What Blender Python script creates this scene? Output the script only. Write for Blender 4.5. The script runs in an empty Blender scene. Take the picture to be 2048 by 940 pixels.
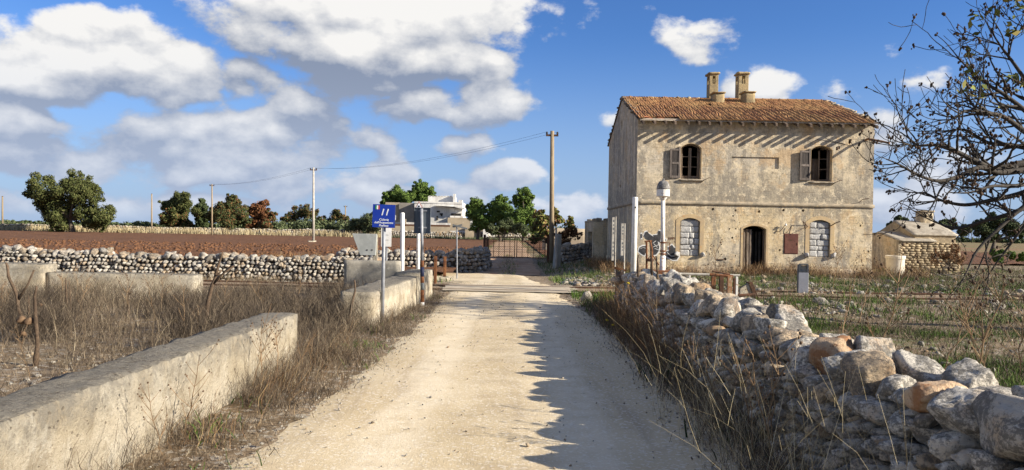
import bpy, bmesh, math, random
import numpy as np
from mathutils import Vector, Matrix, Euler, noise as mnoise

random.seed(7)
RNG = np.random.default_rng(7)
S = bpy.context.scene
C = S.collection
PI = math.pi

# ------------------------------------------------------------------ camera
FPX = 1479.0
ROLL = math.radians(1.1)
PITCH = math.atan(8 / FPX)
CAM_H = 1.6
cd = bpy.data.cameras.new('camera')
cam = bpy.data.objects.new('camera', cd)
C.objects.link(cam)
cd.sensor_width = 36.0
cd.lens = 36.0 * FPX / 2048.0
cd.clip_start = 0.05
cd.clip_end = 6000
CAM_M = Matrix.Rotation(PI / 2 - PITCH, 3, 'X') @ Matrix.Rotation(ROLL, 3, 'Z')
cam.matrix_world = Matrix.Translation((0, 0, CAM_H)) @ CAM_M.to_4x4()
S.camera = cam


def ray(px, py):
    d = CAM_M @ Vector(((px - 1024) / FPX, (470 - py) / FPX, -1.0))
    return d


def at(px, py, Y):
    """surveyed point at distance Y in front of the camera station"""
    d = ray(px, py)
    t = Y / d.y
    return Vector((d.x * t, Y, CAM_H + d.z * t))


def G(px, py, z=0.0):
    d = ray(px, py)
    t = (z - CAM_H) / d.z
    return Vector((d.x * t, d.y * t, z))


# ------------------------------------------------------------------ light
S.view_settings.view_transform = 'Standard'
S.view_settings.look = 'None'
S.view_settings.exposure = 1.28
S.view_settings.gamma = 1.0
S.view_settings.use_curve_mapping = False
TO_SUN = Vector((2.9, -1.0, 1.3)).normalized()
SUN_EL = math.asin(TO_SUN.z)
SUN_AZ = math.atan2(TO_SUN.x, TO_SUN.y)
sd = bpy.data.lights.new('sun', 'SUN')
sd.energy = 4.4
sd.angle = math.radians(0.5)
sd.color = (1.0, 0.91, 0.77)
sun = bpy.data.objects.new('sun', sd)
C.objects.link(sun)
sun.location = (30, -20, 40)
sun.rotation_euler = (-TO_SUN).to_track_quat('-Z', 'Y').to_euler()


# ------------------------------------------------------------------ node helper
class NT:
    def __init__(self, tree):
        self.t = tree
        self.N = tree.nodes
        self.L = tree.links

    def new(self, kind, **kw):
        n = self.N.new(kind)
        for k, v in kw.items():
            setattr(n, k, v)
        return n

    def set(self, sock, v):
        if isinstance(v, bpy.types.NodeSocket):
            self.L.new(v, sock)
        elif isinstance(v, (tuple, list, Vector)) and len(v) == 3 and sock.type == 'RGBA':
            sock.default_value = (*v, 1)
        else:
            sock.default_value = v

    def math(self, op, a, b=0.0, clamp=False):
        n = self.new('ShaderNodeMath', operation=op, use_clamp=clamp)
        self.set(n.inputs[0], a)
        self.set(n.inputs[1], b)
        return n.outputs[0]

    def vmath(self, op, a, b=None, out=0):
        n = self.new('ShaderNodeVectorMath', operation=op)
        self.set(n.inputs[0], a)
        if b is not None:
            if op == 'SCALE':
                self.set(n.inputs['Scale'], b)
            else:
                self.set(n.inputs[1], b)
        return n.outputs[out]

    def noise(self, vec, scale, detail=4, rough=0.55, dist=0.0, col=False):
        n = self.new('ShaderNodeTexNoise')
        self.set(n.inputs['Vector'], vec)
        n.inputs['Scale'].default_value = scale
        n.inputs['Detail'].default_value = detail
        n.inputs['Roughness'].default_value = rough
        n.inputs['Distortion'].default_value = dist
        return n.outputs['Color' if col else 'Fac']

    def voro(self, vec, scale, feature='F1', out='Distance', rnd=1.0):
        n = self.new('ShaderNodeTexVoronoi', feature=feature)
        self.set(n.inputs['Vector'], vec)
        n.inputs['Scale'].default_value = scale
        n.inputs['Randomness'].default_value = rnd
        return n.outputs[out]

    def ramp(self, fac, lo, hi, a=0.0, b=1.0, smooth=True):
        n = self.new('ShaderNodeMapRange')
        n.interpolation_type = 'SMOOTHSTEP' if smooth else 'LINEAR'
        self.set(n.inputs['Value'], fac)
        self.set(n.inputs['From Min'], lo)
        self.set(n.inputs['From Max'], hi)
        self.set(n.inputs['To Min'], a)
        self.set(n.inputs['To Max'], b)
        return n.outputs[0]

    def mix(self, fac, a, b, mode='MIX'):
        n = self.new('ShaderNodeMix', data_type='RGBA', blend_type=mode)
        self.set(n.inputs[0], fac)
        self.set(n.inputs[6], a)
        self.set(n.inputs[7], b)
        return n.outputs[2]

    def pos(self):
        return self.new('ShaderNodeNewGeometry').outputs['Position']

    def norm_z(self):
        g = self.new('ShaderNodeNewGeometry')
        x = self.new('ShaderNodeSeparateXYZ')
        self.L.new(g.outputs['True Normal'], x.inputs[0])
        return x.outputs[2]

    def xyz(self, v):
        x = self.new('ShaderNodeSeparateXYZ')
        self.set(x.inputs[0], v)
        return x.outputs

    def comb(self, x, y, z):
        n = self.new('ShaderNodeCombineXYZ')
        self.set(n.inputs[0], x)
        self.set(n.inputs[1], y)
        self.set(n.inputs[2], z)
        return n.outputs[0]

    def rand(self):
        """one random number per piece, whether it is an object or an island of a joined mesh"""
        o = self.new('ShaderNodeObjectInfo').outputs['Random']
        i = self.new('ShaderNodeNewGeometry').outputs['Random Per Island']
        return self.math('FRACT', self.math('ADD', o, self.math('MULTIPLY', i, 7.31)))

    def vals(self, v, k):
        n = self.new('ShaderNodeHueSaturation')
        self.set(n.inputs['Color'], v)
        self.set(n.inputs['Value'], k)
        return n.outputs[0]


def material(name, fn, rough=0.9, spec=0.2):
    m = bpy.data.materials.new(name)
    m.use_nodes = True
    nt = NT(m.node_tree)
    b = m.node_tree.nodes['Principled BSDF']
    b.inputs['Roughness'].default_value = rough
    b.inputs['Specular IOR Level'].default_value = spec
    r = fn(nt, b)
    col, bump = r if isinstance(r, tuple) else (r, None)
    nt.set(b.inputs['Base Color'], col)
    if bump is not None:
        h, strength, dist = bump
        bn = nt.new('ShaderNodeBump')
        bn.inputs['Strength'].default_value = strength
        bn.inputs['Distance'].default_value = dist
        nt.set(bn.inputs['Height'], h)
        nt.L.new(bn.outputs[0], b.inputs['Normal'])
    return m


# ------------------------------------------------------------------ sky
W = bpy.data.worlds.new('World')
S.world = W
W.use_nodes = True
wt = NT(W.node_tree)
wt.N.clear()
SKY_STRENGTH = 0.05

# cumulus banks as seen that day: (pixel x, pixel y, half width, half height, thickness)
BANKS = [
    (225, 140, 215, 78, 1.1), (180, 65, 95, 50, .9), (330, 165, 130, 62, 1.0), (10, 165, 85, 50, .7), (90, 170, 170, 50, .9), (255, 75, 90, 50, .8),
    (780, 15, 400, 70, 1.2), (705, 100, 235, 78, 1.2), (850, 125, 150, 70, 1.0), (720, 170, 150, 45, .9), (450, 8, 90, 28, .4),
    (890, 200, 180, 52, 0.8), (1000, 205, 70, 42, .6), (500, 175, 80, 50, .6), (590, 205, 70, 40, .5),
    (20, 235, 80, 62, .8), (250, 265, 120, 52, .7), (500, 265, 190, 62, .8), (400, 310, 260, 66, .7), (150, 330, 230, 58, .6), (60, 300, 120, 50, .6),
    (600, 305, 110, 52, .65), (560, 360, 200, 50, .6), (785, 350, 70, 36, .7), (1030, 358, 105, 40, .75), (930, 385, 160, 40, .5),
    (760, 395, 190, 44, .6), (1150, 410, 140, 34, .5), (1412, 84, 58, 28, .24), (1512, 182, 74, 36, .55),
    (1216, 246, 26, 26, .22), (1780, 255, 90, 48, .6), (1765, 415, 50, 34, .5), (1950, 310, 150, 70, .45),
    (1850, 190, 90, 30, .15), (940, 292, 60, 26, .4), (300, 400, 330, 46, .55), (1900, 430, 180, 44, .5), (1320, 420, 200, 40, .4),
]


def density_group():
    g = bpy.data.node_groups.new('cloud_density', 'ShaderNodeTree')
    g.interface.new_socket('Dir', in_out='INPUT', socket_type='NodeSocketVector')
    g.interface.new_socket('Density', in_out='OUTPUT', socket_type='NodeSocketFloat')
    n = NT(g)
    gi = n.new('NodeGroupInput')
    go = n.new('NodeGroupOutput')
    d = gi.outputs[0]
    sc = n.vmath('MULTIPLY', d, (1.0, 1.0, 1.55))
    warp = n.vmath('SUBTRACT', n.noise(sc, 5.0, 3, .5, col=True), (.5, .5, .5))
    dw = n.vmath('ADD', d, n.vmath('SCALE', warp, 0.05))
    # elsewhere in the sky: banks from broad noise, cover raised for neutral fill light
    x, y, z = n.xyz(d)
    away = n.ramp(y, 0.45, 0.75, 1.0, 0.0)
    broad = n.ramp(n.noise(sc, 2.6, 3, .5), 0.45, 0.62, -0.6, 0.8)
    m = n.math('ADD', n.math('MULTIPLY', n.math('ADD', broad, 1.0), away), -1.0)
    for (px, py, rx, ry, wgt) in BANKS:
        c = ray(px, py).normalized()
        k = 1.0 / math.sqrt(1 + ((px - 1024) / FPX) ** 2)
        sx, sz = FPX / (rx * k), FPX / (ry * k)
        v = n.vmath('MULTIPLY', n.vmath('SUBTRACT', dw, tuple(c)), (sx, sx, sz))
        dist = n.vmath('LENGTH', v, out=1)
        f = n.math('MULTIPLY', n.math('SUBTRACT', 1.0, dist), wgt)
        if wgt < 1:
            f = n.math('MINIMUM', f, wgt * .6)
        m = n.math('MAXIMUM', m, f)
    fb = n.noise(sc, 8.0, 11, .60)
    b1 = n.voro(n.vmath('ADD', sc, n.vmath('SCALE', warp, 0.10)), 11.0, 'SMOOTH_F1')
    b2 = n.voro(n.vmath('ADD', sc, n.vmath('SCALE', warp, 0.05)), 27.0, 'SMOOTH_F1')
    tex = n.math('ADD', n.math('MULTIPLY', n.math('SUBTRACT', fb, 0.5), 2.1), n.math('ADD', n.math('MULTIPLY', n.math('SUBTRACT', 0.40, b1), 0.75), n.math('MULTIPLY', n.math('SUBTRACT', 0.40, b2), 0.5)))
    n.set(go.inputs[0], n.math('ADD', n.math('MAXIMUM', m, -1.2), tex))
    return g


def build_sky():
    out = wt.new('ShaderNodeOutputWorld')
    tc = wt.new('ShaderNodeTexCoord').outputs['Generated']
    d = wt.vmath('NORMALIZE', tc)
    sky = wt.new('ShaderNodeTexSky', sky_type='NISHITA')
    sky.sun_disc = False
    sky.sun_elevation = SUN_EL
    sky.sun_rotation = SUN_AZ
    sky.altitude = 200
    sky.air_density = 1.0
    sky.dust_density = 0.2
    sky.ozone_density = 1.6
    hs = wt.new('ShaderNodeHueSaturation')
    wt.L.new(sky.outputs[0], hs.inputs['Color'])
    hs.inputs['Saturation'].default_value = 1.1
    bg = wt.new('ShaderNodeBackground')
    z0 = wt.xyz(d)[2]
    tint = wt.mix(1.0, hs.outputs[0], (.54, .79, 1.24), 'MULTIPLY')
    # summer haze: the lowest air is milky blue all the way round
    milk = wt.ramp(z0, -.04, .27, .92, 0.0)
    air = wt.mix(milk, tint, (3.1, 4.1, 6.1))
    wt.set(bg.inputs[0], air)
    bg.inputs[1].default_value = SKY_STRENGTH
    grp = density_group()

    def dens(v):
        n = wt.new('ShaderNodeGroup')
        n.node_tree = grp
        wt.set(n.inputs[0], v)
        return n.outputs[0]
    d0 = dens(d)
    d1 = dens(wt.vmath('ADD', d, (0.006, -0.002, 0.016)))
    d2 = dens(wt.vmath('ADD', d, (0.03, -0.008, 0.09)))
    cover = wt.ramp(d0, -0.04, 0.26, 0.0, 1.0)
    rel = wt.math('ADD', wt.math('MULTIPLY', wt.math('SUBTRACT', d0, d1), 0.95), wt.math('MULTIPLY', wt.math('SUBTRACT', d0, d2), 0.42))
    lit = wt.math('ADD', 0.31, wt.math('MULTIPLY', rel, 1.0), clamp=True)
    z = wt.xyz(d)[2]
    # far banks low in the sky stand behind more air
    low = wt.ramp(z, 0.02, 0.24, 0.55, 0.0)
    ccol = wt.mix(lit, (0.105, 0.128, 0.178), (0.385, 0.38, 0.372))
    ccol = wt.mix(low, ccol, (0.22, 0.262, 0.345))
    cb = wt.new('ShaderNodeBackground')
    wt.set(cb.inputs[0], ccol)
    cb.inputs[1].default_value = 1.0
    up = wt.ramp(z, -0.01, 0.03)
    mixs = wt.new('ShaderNodeMixShader')
    wt.set(mixs.inputs[0], wt.math('MULTIPLY', cover, up))
    wt.L.new(bg.outputs[0], mixs.inputs[1])
    wt.L.new(cb.outputs[0], mixs.inputs[2])
    wt.L.new(mixs.outputs[0], out.inputs[0])


build_sky()
W.cycles.sampling_method = 'MANUAL'
W.cycles.sample_map_resolution = 512
S.cycles.max_bounces = 5
S.cycles.diffuse_bounces = 3
S.cycles.glossy_bounces = 2
S.cycles.transparent_max_bounces = 4

# ------------------------------------------------------------------ object helpers


def tag(o, label=None, cat=None, group=None, kind=None):
    if label:
        o['label'] = label
    if cat:
        o['category'] = cat
    if group:
        o['group'] = group
    if kind:
        o['kind'] = kind
    return o


def link(name, me, m, parent=None, smooth=False):
    if m is not None:
        me.materials.clear()
        for mm in (m if isinstance(m, (list, tuple)) else [m]):
            me.materials.append(mm)
    if smooth:
        me.polygons.foreach_set('use_smooth', [True] * len(me.polygons))
    o = bpy.data.objects.new(name, me)
    C.objects.link(o)
    if parent is not None:
        o.parent = parent
        o.matrix_parent_inverse = world_of(parent).inverted()
    return o


def world_of(o):
    m = o.matrix_basis.copy()
    if o.parent is not None:
        m = world_of(o.parent) @ o.matrix_parent_inverse @ m
    return m


def empty(name, loc, label, cat, group=None):
    o = bpy.data.objects.new(name, None)
    C.objects.link(o)
    o.location = loc
    o.empty_display_size = 0.1
    return tag(o, label, cat, group)


def copy_tree(o, parent=None):
    c = o.copy()
    C.objects.link(c)
    if parent is not None:
        c.parent = parent
    for ch in list(o.children):
        copy_tree(ch, c)
    return c


def mesh_np(name, V, F):
    """V (n,3), F (m,k) all faces with k corners"""
    V = np.asarray(V, np.float32)
    F = np.asarray(F, np.int32)
    me = bpy.data.meshes.new(name)
    me.vertices.add(len(V))
    me.vertices.foreach_set('co', V.ravel())
    k = F.shape[1]
    me.loops.add(F.size)
    me.loops.foreach_set('vertex_index', F.ravel())
    me.polygons.add(len(F))
    me.polygons.foreach_set('loop_start', np.arange(0, F.size, k, dtype=np.int32))
    me.polygons.foreach_set('loop_total', np.full(len(F), k, dtype=np.int32))
    me.update(calc_edges=True)
    me.validate()
    return me


class MB:
    """collects shapes into one mesh"""

    def __init__(self):
        self.v = []
        self.f = []

    def add(self, vs, fs):
        b = len(self.v)
        self.v += [tuple(p) for p in vs]
        self.f += [tuple(i + b for i in f) for f in fs]
        return self

    def box(self, lo, hi, M=None):
        x0, y0, z0 = lo
        x1, y1, z1 = hi
        vs = [Vector(p) for p in ((x0, y0, z0), (x1, y0, z0), (x1, y1, z0), (x0, y1, z0), (x0, y0, z1), (x1, y0, z1), (x1, y1, z1), (x0, y1, z1))]
        if M is not None:
            vs = [M @ p for p in vs]
        return self.add(vs, [(0, 3, 2, 1), (4, 5, 6, 7), (0, 1, 5, 4), (1, 2, 6, 5), (2, 3, 7, 6), (3, 0, 4, 7)])

    def prism(self, poly, y0, y1, axis='y'):
        """polygon of (a, b) extruded along an axis"""
        n = len(poly)
        if axis == 'y':
            mk = lambda a, b, c: (a, c, b)
        elif axis == 'x':
            mk = lambda a, b, c: (c, a, b)
        else:
            mk = lambda a, b, c: (a, b, c)
        vs = [mk(a, b, y0) for a, b in poly] + [mk(a, b, y1) for a, b in poly]
        fs = [tuple(range(n)), tuple(range(2 * n - 1, n - 1, -1))]
        fs += [(i, i + n, (i + 1) % n + n, (i + 1) % n) for i in range(n)]
        return self.add(vs, fs)

    def tube(self, pts, rad, n=8, cap=True):
        pts = [Vector(p) for p in pts]
        if not isinstance(rad, (list, tuple)):
            rad = [rad] * len(pts)
        vs, fs = [], []
        ref = None
        for i, p in enumerate(pts):
            t = (pts[min(i + 1, len(pts) - 1)] - pts[max(i - 1, 0)])
            if t.length < 1e-9:
                t = Vector((0, 0, 1))
            t.normalize()
            if ref is None:
                ref = Vector((1, 0, 0)) if abs(t.x) < .9 else Vector((0, 1, 0))
            a = (ref - t * ref.dot(t))
            if a.length < 1e-6:
                a = t.orthogonal()
            a.normalize()
            ref = a
            b = t.cross(a)
            for k in range(n):
                an = 2 * PI * k / n
                vs.append(p + (a * math.cos(an) + b * math.sin(an)) * rad[i])
        m = len(pts)
        for i in range(m - 1):
            for k in range(n):
                fs.append((i * n + k, i * n + (k + 1) % n, (i + 1) * n + (k + 1) % n, (i + 1) * n + k))
        if cap:
            fs.append(tuple(range(n - 1, -1, -1)))
            fs.append(tuple(range((m - 1) * n, m * n)))
        return self.add(vs, fs)

    def cyl(self, base, h, r, n=12, r2=None):
        b = Vector(base)
        return self.tube([b, b + Vector((0, 0, h))], [r, r if r2 is None else r2], n)

    def lathe(self, base, prof, n=16):
        b = Vector(base)
        vs, fs = [], []
        for r, z in prof:
            for k in range(n):
                a = 2 * PI * k / n
                vs.append(b + Vector((r * math.cos(a), r * math.sin(a), z)))
        for i in range(len(prof) - 1):
            for k in range(n):
                fs.append((i * n + k, i * n + (k + 1) % n, (i + 1) * n + (k + 1) % n, (i + 1) * n + k))
        fs.append(tuple(range(n - 1, -1, -1)))
        fs.append(tuple(range((len(prof) - 1) * n, len(prof) * n)))
        return self.add(vs, fs)

    def mesh(self, name='m', bevel=0.0, seg=1):
        me = bpy.data.meshes.new(name)
        me.from_pydata(self.v, [], self.f)
        bm = bmesh.new()
        bm.from_mesh(me)
        bmesh.ops.recalc_face_normals(bm, faces=bm.faces)
        if bevel:
            bmesh.ops.bevel(bm, geom=list(bm.edges), offset=bevel, segments=seg, affect='EDGES', clamp_overlap=True)
        bm.to_mesh(me)
        bm.free()
        return me

    def build(self, name, m, parent=None, bevel=0.0, smooth=False, seg=1):
        return link(name, self.mesh(name, bevel, seg), m, parent, smooth)


def rough_box(lo, hi, cell=0.09, amp=0.008, chip=0.03, M=None, seed=0, top=None):
    """weathered cast block: subdivided box, worn corners, uneven faces; top(x,y) may bend the upper face"""
    lo, hi = Vector(lo), Vector(hi)
    size = hi - lo
    n = [max(2, int(round(s / cell))) for s in size]
    idx = {}
    V = []
    F = []

    def vid(i, j, k):
        key = (i, j, k)
        if key not in idx:
            p = Vector((lo.x + size.x * i / n[0], lo.y + size.y * j / n[1], lo.z + size.z * k / n[2]))
            idx[key] = len(V)
            e = [(0 if a in (0,) else (1 if a == m else None)) for a, m in ((i, n[0]), (j, n[1]), (k, n[2]))]
            q = p.copy()
            cnt = sum(x is not None for x in e)
            sv = Vector((p.x * 4 + seed, p.y * 4, p.z * 4))
            if top is not None and k > 0:
                q.z += top(p.x, p.y) * k / n[2]
            if cnt >= 2:
                c = chip * max(0.12, 0.55 + 1.1 * mnoise.noise(sv * 0.9)) * (1.3 if cnt == 3 else 1)
                bite = mnoise.noise(sv * .55 + Vector((9, 4, 2)))
                if bite > .22:
                    c += chip * 3.2 * (bite - .22)
                for a in range(3):
                    if e[a] is not None:
                        q[a] += (c if e[a] == 0 else -c) * 0.5
            d = mnoise.noise_vector(sv * 1.3) * amp + mnoise.noise_vector(sv * 4) * amp * 0.5 + mnoise.noise_vector(sv * 9) * amp * 0.35
            q += d
            V.append(M @ q if M is not None else q)
        return idx[key]
    for a in range(3):
        b, c = (a + 1) % 3, (a + 2) % 3
        for s in (0, n[a]):
            for u in range(n[b]):
                for v in range(n[c]):
                    q = []
                    for du, dv in ((0, 0), (1, 0), (1, 1), (0, 1)):
                        t = [0, 0, 0]
                        t[a], t[b], t[c] = s, u + du, v + dv
                        q.append(vid(*t))
                    F.append(q if s else q[::-1])
    return mesh_np('block', [tuple(v) for v in V], F)


# ------------------------------------------------------------------ rocks
def ico(sub):
    bm = bmesh.new()
    bmesh.ops.create_icosphere(bm, subdivisions=sub, radius=1.0)
    V = np.array([v.co[:] for v in bm.verts])
    F = np.array([[v.index for v in f.verts] for f in bm.faces])
    bm.free()
    return V, F


ICO = {s: ico(s) for s in (1, 2, 3, 4)}


def rock_verts(sub, seed, rough=0.05, planes=9):
    V, F = ICO[sub]
    r = np.random.default_rng(1000 + seed)
    nrm = r.normal(size=(planes, 3))
    nrm /= np.linalg.norm(nrm, axis=1)[:, None]
    h = r.uniform(0.60, .95, planes)
    d = V @ nrm.T
    rad = np.where(d > 0.05, h[None, :] / np.maximum(d, 0.05), 9).min(axis=1)
    rad = np.minimum(rad, 1.22)
    P = V * rad[:, None]
    out = []
    for p in P:
        q = Vector(p)
        s = Vector((seed * 3.1, seed * 1.7, 0))
        k = 1 + rough * 1.8 * mnoise.noise(q * 1.7 + s) + rough * 1.1 * mnoise.noise(q * 4.3 + s) + rough * .8 * mnoise.noise(q * 9 + s) + (rough * .55 * mnoise.noise(q * 19 + s) if sub > 3 else 0)
        out.append(q * k)
    P = np.array([tuple(q) for q in out])
    ext = (P.max(0) - P.min(0)) / 2
    mid = (P.max(0) + P.min(0)) / 2
    return (P - mid) / ext, F


ROCKS = {}


def rocks(sub, n=12):
    if (sub, n) not in ROCKS:
        ROCKS[(sub, n)] = [rock_verts(sub, k, 0.048 if sub > 2 else 0.025, 11 + 2 * (k % 4)) for k in range(n)]
    return ROCKS[(sub, n)]


def bake_rocks(items, sub):
    """items: (loc, rot Euler, scale3) -> one mesh"""
    rk = rocks(sub)
    VV, FF, b = [], [], 0
    for i, (loc, rot, sc) in enumerate(items):
        V, F = rk[i % len(rk)]
        R = np.array(rot.to_matrix())
        P = (V * np.array(sc)) @ R.T + np.array(loc)
        VV.append(P)
        FF.append(F + b)
        b += len(P)
    return np.vstack(VV), np.vstack(FF)


def rand_rot(tilt=PI):
    return Euler((random.uniform(-tilt, tilt), random.uniform(-tilt, tilt), random.uniform(-PI, PI)))

# ------------------------------------------------------------------ materials
def m_road(n, b):
    p = n.pos()
    big = n.noise(p, 0.5, 4)
    mid = n.noise(p, 3.2, 6, .65)
    fine = n.noise(p, 70, 3, .7)
    grit = n.voro(p, 55, out='Color')
    x, y, z = n.xyz(p)
    c = n.mix(n.ramp(big, .35, .65), (.53, .42, .255), (.62, .51, .335))
    c = n.mix(n.ramp(mid, .52, .74, 0, .55), c, (.42, .32, .205))
    st = n.noise(n.vmath('MULTIPLY', p, (2.2, .22, 1)), 1.0, 6, .7)
    c = n.mix(n.ramp(st, .50, .66, 0, .65), c, (.40, .31, .2))
    # two paler worn wheel tracks
    wob = n.math('MULTIPLY', n.math('SUBTRACT', n.noise(n.vmath('MULTIPLY', p, (0, .3, 0)), 1, 2), .5), .6)
    xx = n.math('ABSOLUTE', n.math('ADD', n.math('ADD', x, .12), wob))
    trk = n.math('MULTIPLY', n.ramp(xx, .38, .62), n.ramp(xx, 1.05, .85))
    c = n.mix(n.math('MULTIPLY', trk, n.ramp(mid, .35, .6, .3, .85)), c, (.70, .595, .42))
    crown = n.ramp(xx, .34, .12)
    c = n.mix(n.math('MULTIPLY', crown, n.ramp(mid, .4, .6, .1, .6)), c, (.44, .345, .21))
    c = n.mix(n.ramp(n.noise(p, 9, 4, .7), .62, .74, 0, .7), c, (.36, .29, .2))
    g = n.xyz(grit)[0]
    c = n.mix(n.ramp(g, .75, .95, 0, .5), c, (.78, .72, .6))
    c = n.mix(n.ramp(fine, .55, .75, 0, .45), c, (.40, .32, .22))
    hgt = n.math('ADD', n.math('MULTIPLY', fine, .5), n.math('ADD', n.math('MULTIPLY', g, .5), n.math('MULTIPLY', mid, .8)))
    return c, (hgt, .55, .02)


def m_ground(n, b):
    p = n.pos()
    x, y, z = n.xyz(p)
    big = n.noise(p, 0.35, 5, .6)
    mid = n.noise(p, 2.0, 6, .65)
    fine = n.noise(p, 26, 4, .7)
    c = n.mix(n.ramp(mid, .35, .65), (.145, .098, .055), (.27, .20, .125))
    c = n.mix(n.ramp(fine, .52, .68, 0, .65), c, (.42, .36, .27))
    bits = n.voro(p, 16, out='Color')
    c = n.mix(n.ramp(n.xyz(bits)[0], .82, .9, 0, .6), c, (.47, .42, .34))
    grn = n.math('MULTIPLY', n.ramp(n.noise(p, 1.1, 6, .75), .49, .62, 0, .6), n.ramp(x, 1.0, 2.6, .15, 1))
    c = n.mix(grn, c, (.10, .125, .035))
    far = n.ramp(y, 36, 70)
    fcol = n.mix(n.ramp(n.noise(p, .05, 5, .6), .4, .6), (.22, .135, .07), (.16, .15, .06))
    c = n.mix(far, c, fcol)
    return c, (n.math('ADD', mid, n.math('MULTIPLY', fine, .6)), .7, .05)


def m_soil(n, b):
    p = n.pos()
    mid = n.noise(p, 1.1, 6, .7)
    row = n.noise(n.vmath('MULTIPLY', p, (.25, 2.2, 1)), 1.0, 4, .65)
    f = n.noise(p, 6, 5, .7)
    c = n.mix(n.ramp(row, .35, .65), (.095, .044, .021), (.172, .084, .042))
    c = n.mix(n.ramp(f, .5, .7, 0, .6), c, (.24, .115, .054))
    c = n.mix(n.ramp(n.noise(p, .05, 3), .45, .65, 0, .5), c, (.15, .075, .04))
    return c, (n.math('ADD', n.math('MULTIPLY', mid, .6), f), .9, .12)


def stone_fn(warm=0.25, dark=0.0, light=1.0, rust=.75, cool=0.0):
    def fn(n, b):
        r = n.rand()
        off = n.vmath('SCALE', n.comb(r, n.math('MULTIPLY', r, 3.7), 0.3), 40)
        p = n.vmath('ADD', n.pos(), off)
        L = light
        c = n.mix(r, (.44 * L, .40 * L, .335 * L), (.62 * L, .575 * L, .49 * L))
        r2 = n.math('FRACT', n.math('MULTIPLY', r, 13.7))
        c = n.mix(n.ramp(r2, 1 - warm, 1 - warm * .6, 0, .75), c, (.46 * L, .33 * L, .19 * L))
        c = n.mix(n.ramp(r2, 0.97, .975), c, (.42, .28, .16))
        c = n.vals(c, n.ramp(n.math('FRACT', n.math('MULTIPLY', r, 29.3)), 0, 1, .72, 1.15, False))
        ru = n.ramp(n.noise(p, 2.6, 5, .7), .56, .70, 0, rust)
        c = n.mix(ru, c, (.36, .215, .11))
        stain = n.noise(p, 5, 5, .65)
        c = n.mix(n.ramp(stain, .52, .68, 0, .55), c, (.44 * L, .30 * L, .16 * L))
        gz = n.norm_z()
        lich = n.noise(p, 34, 7, .82)
        lm = n.ramp(n.math('ADD', lich, n.math('MULTIPLY', n.noise(p, 6, 4), .55)), .76 - dark * .06, .90 - dark * .06, 0, .78)
        c = n.mix(cool, c, (.36, .365, .37))
        c = n.mix(lm, c, (.10, .095, .085))
        wl = n.ramp(n.noise(p, 13, 5, .7), .60, .72, 0, .7)
        c = n.mix(wl, c, (.62 * L, .60 * L, .55 * L))
        h = n.math('ADD', n.noise(p, 9, 9, .72), n.math('MULTIPLY', n.noise(n.vmath('MULTIPLY', p, (1, 1, 3.5)), 16, 5, .7), .6))
        return c, (h, .9, .05)
    return fn


def m_concrete(n, b):
    p = n.pos()
    x, y, z = n.xyz(p)
    big = n.noise(p, 1.3, 4)
    st = n.math('ADD', n.math('MULTIPLY', n.noise(n.vmath('MULTIPLY', p, (1.7, 1.7, .7)), 1.4, 6, .7), .8), n.math('MULTIPLY', n.noise(p, 11, 5, .75), .2))
    f = n.noise(p, 55, 5, .8)
    c = n.mix(n.ramp(big, .35, .65), (.47, .40, .285), (.57, .505, .39))
    c = n.mix(n.ramp(st, .52, .66, 0, .8), c, (.60, .56, .47))
    c = n.mix(n.ramp(st, .36, .24, 0, .6), c, (.30, .235, .145))
    blot = n.noise(p, 2.4, 7, .72)
    c = n.mix(n.ramp(blot, .50, .62, 0, .7), c, (.30, .245, .165))
    c = n.mix(n.ramp(blot, .47, .38, 0, .75), c, (.64, .58, .46))
    c = n.mix(n.ramp(n.noise(p, 7, 6, .8), .55, .66, 0, .5), c, (.26, .21, .14))
    c = n.mix(n.ramp(f, .53, .66, 0, .7), c, (.22, .18, .125))
    top = n.ramp(n.norm_z(), .35, .8)
    lich = n.ramp(n.noise(p, 24, 7, .82), .42, .54)
    tc = n.mix(lich, (.31, .27, .21), (.045, .038, .03))
    c = n.mix(n.math('MULTIPLY', top, .85), c, tc)
    # a band of grey weathering below the coping
    bd = n.ramp(n.math('ADD', z, n.math('MULTIPLY', n.noise(p, 3, 5, .7), .5)), .56, .80, 0, .8)
    c = n.mix(n.math('MULTIPLY', bd, n.ramp(n.noise(p, 14, 4, .7), .38, .6, .35, 1)), c, (.25, .23, .19))
    pit = n.ramp(n.voro(n.vmath('ADD', p, n.vmath('SCALE', n.noise(p, 9, 2, col=True), .1)), 13), .10, .2)
    c = n.mix(n.ramp(pit, 1, 0, 0, .6), c, (.13, .105, .075))
    return c, (n.math('ADD', n.math('MULTIPLY', pit, .4), n.math('ADD', f, n.math('MULTIPLY', n.noise(p, 14, 7, .75), 1.3))), .9, .04)


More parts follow.
